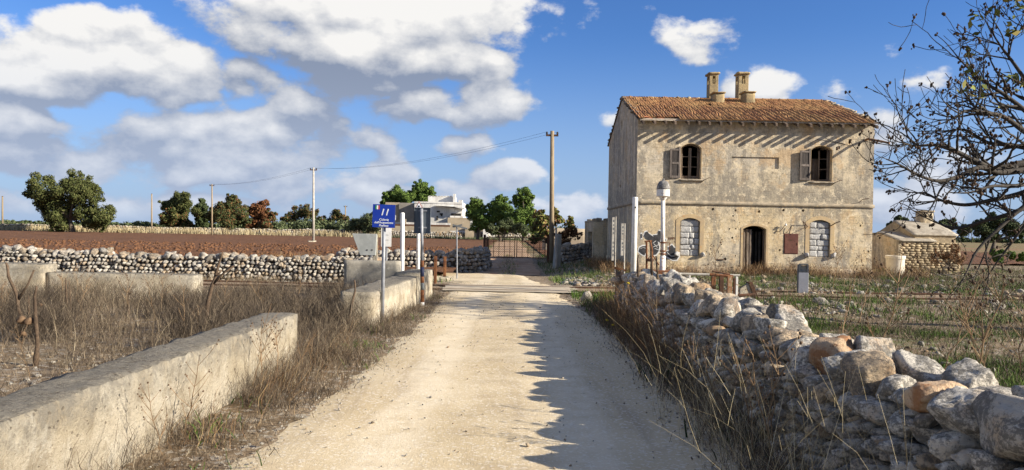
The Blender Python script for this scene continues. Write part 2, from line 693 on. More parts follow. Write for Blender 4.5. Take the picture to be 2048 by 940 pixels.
def m_plaster(n, b):
    p = n.pos()
    x, y, z = n.xyz(p)
    zc = n.math('SUBTRACT', z, 0)
    big = n.noise(p, .55, 4, .6)
    mid = n.noise(p, 1.9, 6, .68)
    fine = n.noise(p, 14, 6, .75)
    st = n.noise(n.vmath('MULTIPLY', p, (1.6, 1.6, .28)), 1.3, 5, .65)
    c = n.mix(n.ramp(big, .38, .6), (.62, .515, .35), (.51, .445, .345))
    mott = n.noise(p, 4.2, 9, .76)
    low = n.ramp(zc, 3.0, 2.6)
    c = n.mix(n.math('MULTIPLY', low, n.ramp(n.noise(p, .85, 4, .6), .42, .56, .1, .85)), c, (.57, .445, .26))
    # rubbed ochre patches
    c = n.mix(n.ramp(mid, .52, .64, 0, .75), c, (.54, .37, .19))
    # exposed pale stone where the coat has gone, upper floor mostly
    upz = n.ramp(zc, 3.0, 3.8, .25, 1)
    ex = n.ramp(n.noise(p, 1.05, 5, .7), .47, .60)
    sp = n.voro(n.vmath('ADD', p, n.vmath('SCALE', n.noise(p, 5, 2, col=True), .12)), 11, out='Color')
    spv = n.xyz(sp)[0]
    scol = n.mix(spv, (.36, .29, .19), (.62, .53, .38))
    c = n.mix(n.math('MULTIPLY', n.math('MULTIPLY', ex, upz), .75), c, scol)
    # grey rain stains
    gr = n.ramp(n.math('ADD', st, n.math('MULTIPLY', n.math('SUBTRACT', fine, .5), .35)), .43, .60, 0, .74)
    c = n.mix(gr, c, (.215, .195, .165))
    # damp grey zone above the string course and at the top right, warmer below the sills
    band = n.math('MULTIPLY', n.ramp(zc, 4.1, 3.2), n.ramp(zc, 2.9, 3.0))
    c = n.mix(n.math('MULTIPLY', band, n.ramp(mid, .3, .55, .15, .75)), c, (.23, .205, .165))
    band2 = n.math('MULTIPLY', n.ramp(zc, 1.9, 2.5), n.ramp(zc, 3.0, 2.9))
    c = n.mix(n.math('MULTIPLY', band2, n.ramp(n.noise(p, 1.2, 4), .4, .6, 0, .65)), c, (.27, .235, .18))
    # sooty specks
    c = n.mix(n.ramp(fine, .55, .68, 0, .75), c, (.15, .13, .10))
    c = n.mix(n.ramp(n.noise(p, 24, 4, .75), .56, .68, 0, .6), c, (.68, .58, .40))
    c = n.mix(n.ramp(mott, .52, .63, 0, .55), c, (.24, .21, .165))
    c = n.mix(n.ramp(mott, .455, .38, 0, .8), c, (.70, .59, .41))
    c = n.mix(n.math('MULTIPLY', upz, n.ramp(n.noise(p, .9, 5, .65), .54, .64, 0, .5)), c, (.50, .33, .17))
    # cracks
    ck = n.voro(n.vmath('ADD', p, n.vmath('SCALE', n.noise(p, 2.2, 5, col=True), .5)), .8, 'DISTANCE_TO_EDGE')
    c = n.mix(n.math('MULTIPLY', n.ramp(ck, .001, .004, .6, 0), n.ramp(n.noise(p, .7, 3), .52, .6)), c, (.12, .10, .075))
    # dirty foot
    foot = n.ramp(n.math('ADD', zc, n.math('MULTIPLY', n.noise(p, 3, 4), .6)), .75, .35, 0, .6)
    c = n.mix(foot, c, (.33, .215, .12))
    # coursed stone faintly printing through
    br = n.new('ShaderNodeTexBrick')
    n.set(br.inputs['Vector'], n.comb(n.math('ADD', x, y), z, 0))
    br.inputs['Scale'].default_value = 1.0
    br.inputs['Brick Width'].default_value = .46
    br.inputs['Row Height'].default_value = .24
    br.inputs['Mortar Size'].default_value = .012
    br.inputs['Mortar Smooth'].default_value = .6
    mort = n.math('MULTIPLY', br.outputs['Fac'], n.ramp(mid, .42, .6))
    c = n.mix(n.math('MULTIPLY', mort, .4), c, (.25, .2, .14))
    h = n.math('SUBTRACT', n.math('ADD', n.math('MULTIPLY', mid, 1.2), n.math('ADD', fine, n.math('MULTIPLY', spv, n.math('MULTIPLY', ex, .6)))), n.math('MULTIPLY', mort, .6))
    return c, (h, .6, .02)


def m_simple(c1, c2, scale=8, c3=None, bump=.4, dist=.01, lo=.4, hi=.6, rnd=.25, stretch=(1, 1, 1), spk=None):
    def fn(n, b):
        p = n.vmath('MULTIPLY', n.pos(), stretch)
        f = n.noise(p, scale, 6, .68)
        c = n.mix(n.ramp(f, lo, hi), c1, c2)
        if c3:
            c = n.mix(n.ramp(n.noise(p, scale * 2.7, 5, .7), .55, .68), c, c3)
        if spk:
            c = n.mix(n.ramp(n.noise(p, scale * 9, 3, .7), .62, .72), c, spk)
        if rnd:
            c = n.vals(c, n.ramp(n.rand(), 0, 1, 1 - rnd, 1 + rnd, False))
        return c, (n.noise(p, scale * 3, 6, .7), bump, dist)
    return fn


def m_tile(n, b):
    r = n.rand()
    p = n.pos()
    r2 = n.math('FRACT', n.math('MULTIPLY', r, 17.3))
    c = n.mix(r, (.22, .10, .045), (.37, .19, .083))
    c = n.mix(n.ramp(r2, .78, .95, 0, .8), c, (.20, .095, .05))
    c = n.mix(n.ramp(r2, .0, .18, .6, 0), c, (.43, .27, .11))
    patch = n.ramp(n.noise(p, .7, 4), .45, .65, 0, .6)
    c = n.mix(patch, c, (.33, .20, .085))
    c = n.mix(n.ramp(n.noise(p, 16, 5, .75), .51, .64, 0, .8), c, (.095, .062, .036))
    c = n.mix(n.ramp(n.noise(p, 23, 4, .75), .60, .70, 0, .7), c, (.46, .33, .14))
    return c, (n.noise(p, 40, 4, .7), .5, .01)


def ramp_fn(stops, rough_n=None, transl=0.0, posn=None):
    """colour chosen piece by piece from a list"""
    def fn(n, b):
        r = n.rand()
        cr = n.new('ShaderNodeValToRGB')
        els = cr.color_ramp.elements
        while len(els) < len(stops):
            els.new(0.5)
        for e, (q, col) in zip(els, stops):
            e.position = q
            e.color = (*col, 1)
        n.set(cr.inputs[0], r)
        c = cr.outputs[0]
        if posn:
            c = n.mix(n.ramp(n.noise(n.pos(), posn[0], 3), .42, .62), c, posn[1], 'MIX') if len(posn) < 3 else n.mix(n.ramp(n.noise(n.pos(), posn[0], 3), .42, .62, 0, posn[2]), c, posn[1])
        return c
    return fn


M = {}


def setup_materials():
    A = lambda k, f, **kw: M.__setitem__(k, material(k, f, **kw))
    A('road', m_road, rough=.95)
    A('ground', m_ground, rough=.95)
    A('soil', m_soil, rough=.98)
    A('stone', stone_fn(.40, .8, .88, .5, .12), rough=.95)
    A('stone_near', stone_fn(.34, 1.0, 1.22, .8, .05), rough=.95)
    A('stone_rust', m_simple((.30, .15, .07), (.46, .33, .21), 5, (.17, .09, .05), .9, .03, lo=.42, hi=.56, spk=(.09, .075, .06)))
    A('rubble', stone_fn(.45, .4, .80), rough=.95)
    A('core', m_simple((.06, .047, .035), (.11, .088, .064), 9))
    A('concrete', m_concrete, rough=.95)
    A('concrete_grey', m_simple((.30, .275, .225), (.22, .20, .165), 2.5, (.38, .35, .29), .8, .02, rnd=0, spk=(.10, .09, .075)), rough=.95)
    A('plaster', m_plaster, rough=.95)
    A('trim', m_simple((.40, .33, .235), (.25, .215, .16), 3, (.48, .37, .22), .5, .01, rnd=0, spk=(.15, .13, .1)))
    A('chimney', m_simple((.40, .30, .16), (.25, .20, .12), 5, (.43, .36, .2), .7, .02, rnd=.1, spk=(.12, .1, .07)))
    A('tile', m_tile, rough=.9)
    A('old_wood', m_simple((.17, .135, .105), (.09, .068, .05), 3, (.26, .22, .18), .7, .01, stretch=(8, 8, .7)))
    A('pale_wood', m_simple((.42, .37, .30), (.26, .21, .16), 4, None, .5, .01, stretch=(2, 8, 8)))
    A('rafter_wood', m_simple((.15, .11, .08), (.08, .06, .045), 4, None, .5, .01))
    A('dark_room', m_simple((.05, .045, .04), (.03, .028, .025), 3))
    A('block', m_simple((.44, .43, .41), (.35, .345, .33), 6, (.52, .51, .49), .9, .03, rnd=.12, spk=(.2, .19, .18)))
    A('cabinet', m_simple((.105, .038, .03), (.14, .058, .042), 4, (.07, .03, .022), .3, .005, rnd=0), rough=.7)
    A('rust', m_simple((.20, .085, .035), (.11, .045, .022), 9, (.30, .15, .07), .6, .006, rnd=.15), rough=.85)
    A('rust_dark', m_simple((.075, .04, .025), (.12, .06, .035), 9, (.05, .03, .02), .6, .006, rnd=.15), rough=.85)
    A('white_paint', m_simple((.74, .73, .70), (.64, .62, .58), 6, None, .2, .003, rnd=0), rough=.55)
    A('white_rusty', m_simple((.72, .70, .65), (.62, .57, .50), 4, (.36, .19, .10), .4, .004, lo=.4, hi=.7, rnd=0), rough=.7)
    A('galv', m_simple((.19, .20, .22), (.25, .26, .28), 10, None, .1, .002, rnd=0), rough=.45, spec=.5)
    A('sign_blue', m_simple((.006, .032, .30), (.007, .036, .32), 3, None, .02, .001, rnd=0), rough=.35, spec=.5)
    A('sign_edge', m_simple((.015, .02, .05), (.02, .025, .06), 3, rnd=0), rough=.5)
    A('sign_grey', m_simple((.085, .105, .125), (.10, .12, .14), 5, None, .05, .002, rnd=0), rough=.55)
    A('letter', m_simple((.72, .76, .80), (.75, .78, .82), 5, rnd=0, bump=0))
    A('green', m_simple((.03, .22, .06), (.03, .24, .07), 5, rnd=0, bump=0))
    A('red', m_simple((.50, .04, .03), (.45, .05, .035), 5, rnd=0, bump=0))
    A('ink', m_simple((.035, .035, .037), (.06, .06, .062), 7, rnd=0, bump=0))
    A('spray_white', m_simple((.66, .65, .62), (.58, .57, .54), 9, rnd=0, bump=0))
    A('spray_brown', m_simple((.12, .06, .035), (.15, .08, .045), 9, rnd=0, bump=0))
    A('grey_metal', m_simple((.40, .41, .43), (.46, .47, .49), 4, None, .1, .003, rnd=0), rough=.5)
    A('dark_grey', m_simple((.09, .10, .105), (.13, .14, .145), 5, None, .2, .003, rnd=0), rough=.6)
    A('plastic', m_simple((.60, .55, .45), (.66, .61, .51), 3, None, .1, .005, rnd=0), rough=.5)
    A('farm_wall', m_simple((.66, .645, .60), (.48, .465, .43), .5, (.74, .72, .68), .3, .03, rnd=.08, spk=(.3, .28, .25), stretch=(1, 1, .35)))
    A('farm_tan', m_simple((.44, .36, .25), (.34, .28, .2), .6, (.50, .43, .32), .3, .03, rnd=.08))
    A('tuff', m_simple((.37, .29, .18), (.24, .195, .13), 2.2, (.44, .36, .24), .9, .025, rnd=.3, spk=(.2, .16, .11)))
    A('pole_wood', m_simple((.30, .235, .15), (.22, .17, .11), 4, None, .4, .005, stretch=(6, 6, .6), rnd=.1))
    A('pole_pale', m_simple((.46, .43, .37), (.36, .33, .28), 4, None, .2, .005, rnd=.1))
    A('wire', m_simple((.05, .05, .05), (.06, .06, .06), 3, rnd=0))
    A('bark', m_simple((.115, .095, .072), (.07, .057, .043), 9, (.16, .135, .105), .8, .01, rnd=.15))
    A('fig_bark', m_simple((.062, .053, .044), (.04, .035, .03), 11, (.10, .09, .075), .7, .008, rnd=.1))
    A('ceramic', m_simple((.035, .03, .028), (.05, .045, .04), 3, rnd=0), rough=.4)
    A('terracotta', m_simple((.42, .17, .085), (.36, .14, .07), 5, rnd=.15))
    A('straw', ramp_fn([(0, (.07, .05, .03)), (.3, (.14, .10, .06)), (.6, (.24, .18, .11)), (.85, (.37, .30, .19)), (1, (.52, .44, .30))], posn=(.9, (.08, .06, .042), .5)))
    A('scrub', ramp_fn([(0, (.045, .034, .025)), (.35, (.09, .068, .047)), (.7, (.155, .118, .08)), (.9, (.25, .20, .135)), (1, (.38, .32, .225))], posn=(1.0, (.055, .042, .031), .65)))
    A('russet', ramp_fn([(0, (.075, .042, .023)), (.4, (.15, .082, .04)), (.75, (.27, .165, .08)), (1, (.40, .29, .15))]))
    A('pale_straw', ramp_fn([(0, (.24, .19, .10)), (.5, (.40, .33, .19)), (1, (.52, .45, .29))]))
    A('greens', ramp_fn([(0, (.03, .06, .010)), (.5, (.06, .115, .018)), (1, (.12, .17, .035))]))
    A('dark_greens', ramp_fn([(0, (.018, .035, .010)), (.5, (.035, .058, .018)), (1, (.07, .09, .035))]))
    A('oak_leaf', ramp_fn([(0, (.036, .048, .014)), (.5, (.068, .08, .024)), (1, (.125, .125, .045))]))
    A('pine_leaf', ramp_fn([(0, (.04, .075, .018)), (.5, (.085, .14, .028)), (1, (.16, .22, .05))]))
    A('dark_leaf', ramp_fn([(0, (.026, .04, .016)), (.5, (.05, .068, .026)), (1, (.09, .11, .045))]))
    A('olive_leaf', ramp_fn([(0, (.045, .06, .030)), (.5, (.08, .10, .045)), (1, (.13, .15, .07))]))
    A('autumn_leaf', ramp_fn([(0, (.085, .035, .018)), (.5, (.16, .065, .03)), (1, (.22, .11, .045))]))
    A('mixed_leaf', ramp_fn([(0, (.045, .06, .02)), (.55, (.075, .085, .03)), (.75, (.12, .07, .03)), (1, (.18, .085, .035))]))
    A('fig_leaf', ramp_fn([(0, (.09, .12, .03)), (.5, (.17, .19, .05)), (1, (.32, .27, .09))]))
    A('brown_leaf', ramp_fn([(0, (.08, .045, .025)), (.5, (.17, .09, .045)), (1, (.26, .15, .075))]))
    A('dark_pod', m_simple((.055, .036, .024), (.085, .055, .035), 20, rnd=.3))
    A('seed', m_simple((.13, .085, .05), (.085, .052, .03), 30, rnd=.3))
    A('stem', m_simple((.27, .185, .105), (.19, .12, .065), 20, rnd=.35))
    A('dead_stalk', m_simple((.105, .072, .047), (.065, .045, .03), 14, (.17, .12, .08), .8, .01, rnd=.15))
    A('yellow', m_simple((.62, .46, .02), (.55, .40, .02), 20, rnd=.1))


setup_materials()


# ------------------------------------------------------------------ the ground
def gz(x, y):
    """height of the land"""
    h = 0.035 * mnoise.noise(Vector((x * .35, y * .35, 0))) + .02 * mnoise.noise(Vector((x * 1.1, y * 1.1, 3)))
    road = max(0.0, 1 - abs(x) / 2.6) if y < 30 else 0.0
    h *= 1 - .75 * min(1, road * 2)
    if y > 40:
        h *= max(0.2, 1 - (y - 40) / 60)
    # the strip left of the lane lies a little low, the yard is lumpy
    if x > 2.4 and y < 19:
        h += .05 * mnoise.noise(Vector((x * .8, y * .8, 9)))
    # past the crossing the lane dips
    if y > 21.5:
        d = min(1, (y - 21.5) / 7) * max(0, min(1, (46 - y) / 5)) * max(0, min(1, (4.0 - x) / 2.5)) * max(0, min(1, (x + 22) / 4))
        h -= .27 * d
    return h


def grid_sheet(xs, ys, off, mask=None):
    nx, ny = len(xs), len(ys)
    V = [(x, y, gz(x, y) + off) for y in ys for x in xs]
    F = []
    for j in range(ny - 1):
        for i in range(nx - 1):
            if mask is None or mask((xs[i] + xs[i + 1]) / 2, (ys[j] + ys[j + 1]) / 2):
                a = j * nx + i
                F.append((a, a + 1, a + nx + 1, a + nx))
    return mesh_np('sheet', V, F)


def spread(lo, hi, fine_lo, fine_hi, step, growth=1.35):
    mid = list(np.arange(fine_lo, fine_hi + step / 2, step))
    out = []
    s, x = step, fine_hi
    while x < hi:
        s *= growth
        x = min(x + s, hi)
        out.append(x)
    pre = []
    s, x = step, fine_lo
    while x > lo:
        s *= growth
        x = max(x - s, lo)
        pre.append(x)
    return pre[::-1] + mid + out


def build_ground():
    xs = spread(-4500, 4500, -14, 26, .4)
    ys = spread(-400, 5200, -2, 45, .4)
    o = link('ground', grid_sheet(xs, ys, 0), M['ground'], smooth=True)
    tag(o, kind='structure')

    # the pale lane, ragged at both edges
    def strip(name, mat, off, ys, left, right, nx=14):
        V, F = [], []
        for y in ys:
            l = left(y) + .16 * mnoise.noise(Vector((y * .9, 1, 0))) + .10 * mnoise.noise(Vector((y * 4.1, 2, 0)))
            r = right(y) + .2 * mnoise.noise(Vector((y * .8, 5, 0))) + .1 * mnoise.noise(Vector((y * 2.9, 6, 0)))
            for i in range(nx + 1):
                x = l + (r - l) * i / nx
                e = 0 if 0 < i < nx else -.035
                V.append((x, y, gz(x, y) + off + e + (.012 * mnoise.noise(Vector((x * 2, y * 2, 7))) if 0 < i < nx else 0)))
        for j in range(len(ys) - 1):
            for i in range(nx):
                a = j * (nx + 1) + i
                F.append((a, a + 1, a + nx + 2, a + nx + 1))
        return tag(link(name, mesh_np(name, V, F), M[mat], smooth=True), kind='structure')

    def rl(y):
        return -1.95 + .3 * min(1, max(0, (y - 4) / 6)) - (max(0, y - 22.5) * .45 if y > 22.5 else 0)

    def rr(y):
        return 1.7 - .02 * y + (.25 if y < 14 else .25 * max(0, 1 - (y - 14) / 4)) - max(0, y - 22) * .04
    strip('lane', 'road', .020, list(np.arange(-3, 31.6, .12)), rl, rr)

    # reddish farm track up to and past the gate
    strip('farm_track', 'track', .016, list(np.arange(31.2, 128, .8)), lambda y: -1.9 + max(0, y - 42) * -.01, lambda y: 1.5 + max(0, y - 42) * .0, 8)
    # ploughed red field
    def fz(x, y):
        return .03 + .06 * mnoise.noise(Vector((x * .5, y * 2.2, 1))) + .08 * mnoise.noise(Vector((x * 2.6, y * 3.3, 5)))
    xs = list(np.arange(-160, -30, 2.0)) + list(np.arange(-30, -2.1, .35))
    ys2 = list(np.arange(22.8, 60, .35)) + list(np.arange(60, 128.1, .8))
    V = [(x, y, gz(x, y) * .5 + .05 + fz(x, y)) for y in ys2 for x in xs]
    nx = len(xs)
    F = []
    for j in range(len(ys2) - 1):
        for i in range(nx - 1):
            if xs[i] > -6.5 and ys2[j] < 33.5 + (xs[i] + 2) * .0:
                if xs[i] > -12 and ys2[j] < 29.5:
                    continue
            a = j * nx + i
            F.append((a, a + 1, a + nx + 1, a + nx))
    tag(link('ploughed_field', mesh_np('ploughed_field', V, F), M['soil'], smooth=True), kind='structure')
    xs = list(np.arange(2.1, 60, 1.0))
    ys2 = list(np.arange(47, 128, 1.0))
    V = [(x, y, gz(x, y) + .05 + fz(x, y)) for y in ys2 for x in xs]
    nx = len(xs)
    F = [(j * nx + i, j * nx + i + 1, (j + 1) * nx + i + 1, (j + 1) * nx + i) for j in range(len(ys2) - 1) for i in range(nx - 1)]
    tag(link('ploughed_field', mesh_np('ploughed_field', V, F), M['soil'], smooth=True), kind='structure')

    # track bed and old platform edge
    strip2 = lambda name, mat, x0, x1, y0, y1, off, st: tag(link(name, grid_sheet(list(np.arange(x0, x1, st)), list(np.arange(y0, y1, .2)), off), M[mat], smooth=True), kind='structure')
    strip2('track_bed', 'bed', -60, -1.9, 18.9, 21.5, .012, .5)
    strip2('track_bed', 'bed', 1.8, 60, 18.9, 21.5, .012, .5)
    # asphalt patch between the rails
    V, F = [], []
    ys3 = list(np.arange(19.0, 21.35, .15))
    xs3 = list(np.arange(-1.75, 1.9, .25))
    V = [(x + .2 * mnoise.noise(Vector((x, y * 2, 4))), y + .1 * mnoise.noise(Vector((x * 1.4, 1, 4))), gz(x, y) + .045) for y in ys3 for x in xs3]
    nx = len(xs3)
    F = [(j * nx + i, j * nx + i + 1, (j + 1) * nx + i + 1, (j + 1) * nx + i) for j in range(len(ys3) - 1) for i in range(nx - 1)]
    tag(link('crossing_surface', mesh_np('crossing_surface', V, F), M['asphalt'], smooth=True), kind='structure')


M['track'] = material('track', m_simple((.33, .20, .115), (.42, .29, .185), 1.4, (.15, .15, .05), .6, .03, rnd=0))
M['bed'] = material('bed', m_simple((.22, .15, .095), (.31, .235, .155), 3, (.14, .10, .065), .8, .03, rnd=0, spk=(.5, .45, .36)))
M['asphalt'] = material('asphalt', m_simple((.37, .31, .225), (.46, .39, .285), 2, (.28, .235, .175), .6, .02, rnd=0, spk=(.42, .37, .3)))
build_ground()


def build_rails():
    for k, y in enumerate((19.5, 20.85)):
        prof = [(-.06, -.06), (.06, -.06), (.06, -.045), (.012, -.03), (.012, .045), (.034, .055), (.034, .085), (-.034, .085), (-.034, .055), (-.012, .045), (-.012, -.03), (-.06, -.045)]
        mb = MB()
        xs = list(np.arange(-60, 60.1, 2.0))
        n = len(prof)
        for x in xs:
            z = gz(x, y)
            w = .01 * mnoise.noise(Vector((x * .2, y, 0)))
            mb.v += [(x, y + a + w, b + z - .032) for a, b in prof]
        for i in range(len(xs) - 1):
            for j in range(n):
                mb.f.append((i * n + j, i * n + (j + 1) % n, (i + 1) * n + (j + 1) % n, (i + 1) * n + j))
        o = mb.build('railway_rail', M['rust_dark'])
        tag(o, ['rusty railway rail crossing the lane on the side nearer the stone wall', 'rusty railway rail crossing the lane on the side nearer the old house'][k], 'rail', 'rails of the old line')


build_rails()

# ------------------------------------------------------------------ the derelict crossing keeper's house
HX0, HX1, HY0, HY1 = 4.95, 14.42, 29.6, 38.4
HYM = 34.0
EAVE, SLOPE = 6.2, 0.352
FX = lambda px, py: at(px, py, HY0)


def arch(x0, x1, z0, zs, zt, n=8):
    """outline with a segmental head"""
    w = (x1 - x0) / 2
    r = zt - zs
    R = (w * w + r * r) / (2 * r)
    c = zt - R
    a = math.asin(min(1, w / R))
    pts = [(x0, z0), (x1, z0)]
    for i in range(n + 1):
        t = a - 2 * a * i / n
        pts.append(((x0 + x1) / 2 + R * math.sin(t), c + R * math.cos(t)))
    return pts


def opening(px0, px1, pyt, pys, pyb):
    pm = (px0 + px1) / 2
    a = FX(px0, (pyt + pyb) / 2)
    b = FX(px1, (pyt + pyb) / 2)
    return a.x, b.x, FX(pm, pyb).z, FX(pm, pys).z, FX(pm, pyt).z


W_UL = opening(1362, 1402.5, 287, 296, 358)
W_UR = opening(1622, 1664, 291.5, 300, 363)
W_LL = opening(1359.5, 1399.5, 436, 443, 512)
W_LR = opening(1618.5, 1660, 440, 447, 514)
W_DR = opening(1485.5, 1531.5, 451.5, 458, 551)


def apply_boolean(base, cutters):
    tmp = []
    ob = bpy.data.objects.new('tmp', base)
    C.objects.link(ob)
    for me in cutters:
        co = bpy.data.objects.new('tmpc', me)
        C.objects.link(co)
        md = ob.modifiers.new('b', 'BOOLEAN')
        md.operation = 'DIFFERENCE'
        md.solver = 'EXACT'
        md.object = co
        tmp.append(co)
    dg = bpy.context.evaluated_depsgraph_get()
    res = bpy.data.meshes.new_from_object(ob.evaluated_get(dg))
    for o in tmp + [ob]:
        m = o.data
        bpy.data.objects.remove(o)
        bpy.data.meshes.remove(m)
    return res


HOLES = []
for zx, zy, r in ((215, 85, 15), (428, 97, 11), (502, 112, 5), (650, 110, 13), (878, 97, 14), (1062, 97, 14), (405, 150, 8), (372, 271, 8), (430, 271, 9),
                  (398, 355, 12), (432, 340, 4), (465, 210, 5), (740, 215, 6), (843, 470, 11), (805, 537, 5), (925, 540, 5), (427, 525, 8), (330, 555, 14), (268, 490, 6),
                  (385, 560, 5), (170, 605, 7), (460, 620, 8), (152, 487, 7), (415, 192, 5)):
    HOLES.append((1380 + zx / 4.7, 400 + zy / 4.7, r / 4.7))
for zx, zy, r in ((758, 290, 9), (776, 264, 6), (790, 525, 8), (833, 531, 10), (722, 635, 6), (210, 548, 7), (838, 568, 4), (792, 90, 10)):
    HOLES.append((1560 + zx / 4.7, 390 + zy / 4.7, r / 4.7))


def build_house():
    house = empty('crossing_house', ((HX0 + HX1) / 2, HYM, 0), 'derelict two-storey house of stained ochre plaster with orange tiled roof and two chimneys', 'house')
    top = lambda y: EAVE + SLOPE * (HYM - abs(y - HYM) - HY0)
    outer = MB().prism([(HY0, -.3), (HY1, -.3), (HY1, top(HY1)), (HYM, top(HYM)), (HY0, top(HY0))], HX0, HX1, 'x').mesh('o')
    t = .42
    inner = MB().prism([(HY0 + t, -.1), (HY1 - t, -.1), (HY1 - t, top(HY1 - t) - .1), (HYM, top(HYM) - .1), (HY0 + t, top(HY0 + t) - .1)], HX0 + t, HX1 - t, 'x').mesh('i')
    thru = MB()
    for w in (W_UL, W_UR, W_DR):
        thru.prism(arch(*w), HY0 - .5, HY0 + t + .2)
    shallow = MB()
    for w in (W_LL, W_LR):
        shallow.prism(arch(*w), HY0 - .5, HY0 + .3)
    a, b = FX(1463.5, 313), FX(1557.5, 338)
    shallow.prism([(a.x, b.z), (b.x, b.z), (b.x, a.z), (a.x, a.z)], HY0 - .5, HY0 + .05)
    a, b = FX(1568, 467), FX(1596, 508.5)
    shallow.prism([(a.x, b.z), (b.x, b.z), (b.x, a.z), (a.x, a.z)], HY0 - .5, HY0 + .2)
    holes = MB()
    rr = random.Random(3)
    for px, py, r in HOLES:
        c = FX(px, py)
        R = r * .02 * 1.05
        n = 8
        holes.prism([(c.x + R * rr.uniform(.6, 1.15) * math.cos(2 * PI * k / n), c.z + R * rr.uniform(.6, 1.15) * math.sin(2 * PI * k / n)) for k in range(n)], HY0 - .3, HY0 + .16)
    side = MB()
    for py, z, ry, rz in ((34.0, 6.55, .16, .30), (34.1, 3.75, .22, .09), (34.2, 4.6, .04, .35), (34.9, 6.4, .05, .05)):
        n = 10
        side.prism([(py + ry * math.cos(2 * PI * k / n), z + rz * math.sin(2 * PI * k / n)) for k in range(n)], HX0 - .3, HX0 + .12, 'x')
    me = apply_boolean(outer, [inner, thru.mesh('t'), shallow.mesh('s'), holes.mesh('h'), side.mesh('sd')])
    link('wall', me, M['plaster'], house)
    # floor and partitions; their dark colour stands for the rooms' shade
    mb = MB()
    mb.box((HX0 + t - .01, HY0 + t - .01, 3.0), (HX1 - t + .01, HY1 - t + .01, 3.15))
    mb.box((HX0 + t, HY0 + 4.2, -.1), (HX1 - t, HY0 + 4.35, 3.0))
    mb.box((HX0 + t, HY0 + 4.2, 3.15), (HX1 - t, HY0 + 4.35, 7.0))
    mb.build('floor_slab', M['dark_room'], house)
    # string course and plinth, proud of the wall, with rounded worn arrises
    zs0, zs1 = FX(1500, 412).z, FX(1500, 404.5).z
    for nm, lo, hi in (('string_course', (HX0 - .05, HY0 - .05, zs0), (HX1 + .05, HY0 + .01, zs1)), ('string_course', (HX0 - .05, HY0 + .01, zs0), (HX0 + .01, HY1 + .05, zs1)), ('string_course', (HX1 - .01, HY0 + .01, zs0), (HX1 + .05, HY1 + .05, zs1))):
        link(nm, rough_box(lo, hi, .25, .006, .02), M['trim'], house)
    zp = FX(1640, 537).z
    d0, d1 = W_DR[0], W_DR[1]
    for lo, hi in (((HX0 - .04, HY0 - .04, -.2), (d0 - .03, HY0 + .01, zp)), ((d1 + .03, HY0 - .04, -.2), (HX1 + .04, HY0 + .01, zp)), ((HX0 - .04, HY0 + .01, -.2), (HX0 + .01, HY1 + .04, zp + .12)), ((HX1 - .01, HY0 + .01, -.2), (HX1 + .04, HY1 + .04, zp))):
        link('plinth', rough_box(lo, hi, .2, .012, .03), M['plaster'], house)
    # plaster bands round the openings of the ground floor
    for w in (W_LL, W_LR, W_DR):
        mb = MB()
        x0, x1, z0, z1, zt = w
        bw = .16 if w is not W_DR else .09
        o = arch(x0 - bw, x1 + bw, z0, z1 + .05, zt + bw)
        i = arch(x0 - .004, x1 + .004, z0, z1, zt + .004)
        n = len(o)
        yy0, yy1 = HY0 - .014, HY0 + .02
        vs = [(p[0], yy0, p[1]) for p in o] + [(p[0], yy0, p[1]) for p in i] + [(p[0], yy1, p[1]) for p in o] + [(p[0], yy1, p[1]) for p in i]
        fs = []
        for k in range(1, n):
            k2 = (k + 1) % n
            fs += [(k, k2, n + k2, n + k), (k, 2 * n + k, 2 * n + k2, k2), (n + k, n + k2, 3 * n + k2, 3 * n + k)]
        mb.add(vs, fs)
        mb.build('surround', M['band'], house)
    build_roof(house, top)
    # grey blocks closing the two lower windows
    for w, seed in ((W_LL, 1), (W_LR, 2)):
        x0, x1, z0, z1, zt = w
        r = random.Random(seed * 5)
        z = z0
        fill = MB().prism(arch(x0 + .012, x1 - .012, z0, z1 - .01, zt - .02), HY0 + .16, HY0 + .29).build('window', M['mortar'], house)
        rows = [.26, .2, .27, .23, .25, .26]
        s = (z1 + .05 - z0) / sum(rows)
        for rh in rows:
            rh *= s
            cuts = [x0 + .015]
            if r.random() < .92:
                cuts.append(x0 + (x1 - x0) * r.uniform(.28, .6))
                if r.random() < .5:
                    cuts.append(cuts[-1] + (x1 - cuts[-1]) * .5)
            cuts.append(x1 - .015)
            for k in range(len(cuts) - 1):
                y = HY0 + .055 + r.uniform(-.02, .025)
                g = .004
                me = rough_box((cuts[k] + g, y, z + g), (cuts[k + 1] - g, y + .16, z + rh - g), .06, .016, .014, seed=r.random() * 50)
                link('block', me, M['block'], fill)
            z += rh
        # knocked-out ends of the old sill
        for sx in (-1, 1):
            cx = x0 - .1 if sx < 0 else x1 + .12
            V, F = bake_rocks([((cx, HY0 - .05, z0 + .06 + .05 * r.random()), rand_rot(.3), (.14, .11, .11))], 3)
            link('broken_sill', mesh_np('broken_sill', V, F), M['block'], fill)
    # upper windows
    for w, kind in ((W_UL, 0), (W_UR, 1)):
        x0, x1, z0, z1, zt = w
        y = HY0 + .20
        o = arch(x0, x1, z0, z1, zt)
        i = arch(x0 + .055, x1 - .055, z0 + .07, z1 - .02, zt - .06)
        n = len(o)
        vs = [(p[0], y, p[1]) for p in o] + [(p[0], y, p[1]) for p in i] + [(p[0], y + .07, p[1]) for p in o] + [(p[0], y + .07, p[1]) for p in i]
        fs = []
        for k in range(n):
            k2 = (k + 1) % n
            fs += [(k, k2, n + k2, n + k), (n + k, n + k2, 3 * n + k2, 3 * n + k), (2 * n + k, 3 * n + k, 3 * n + k2, 2 * n + k2)]
        win = MB().add(vs, fs).build('window', M['old_wood'], house)
        xm = (x0 + x1) / 2
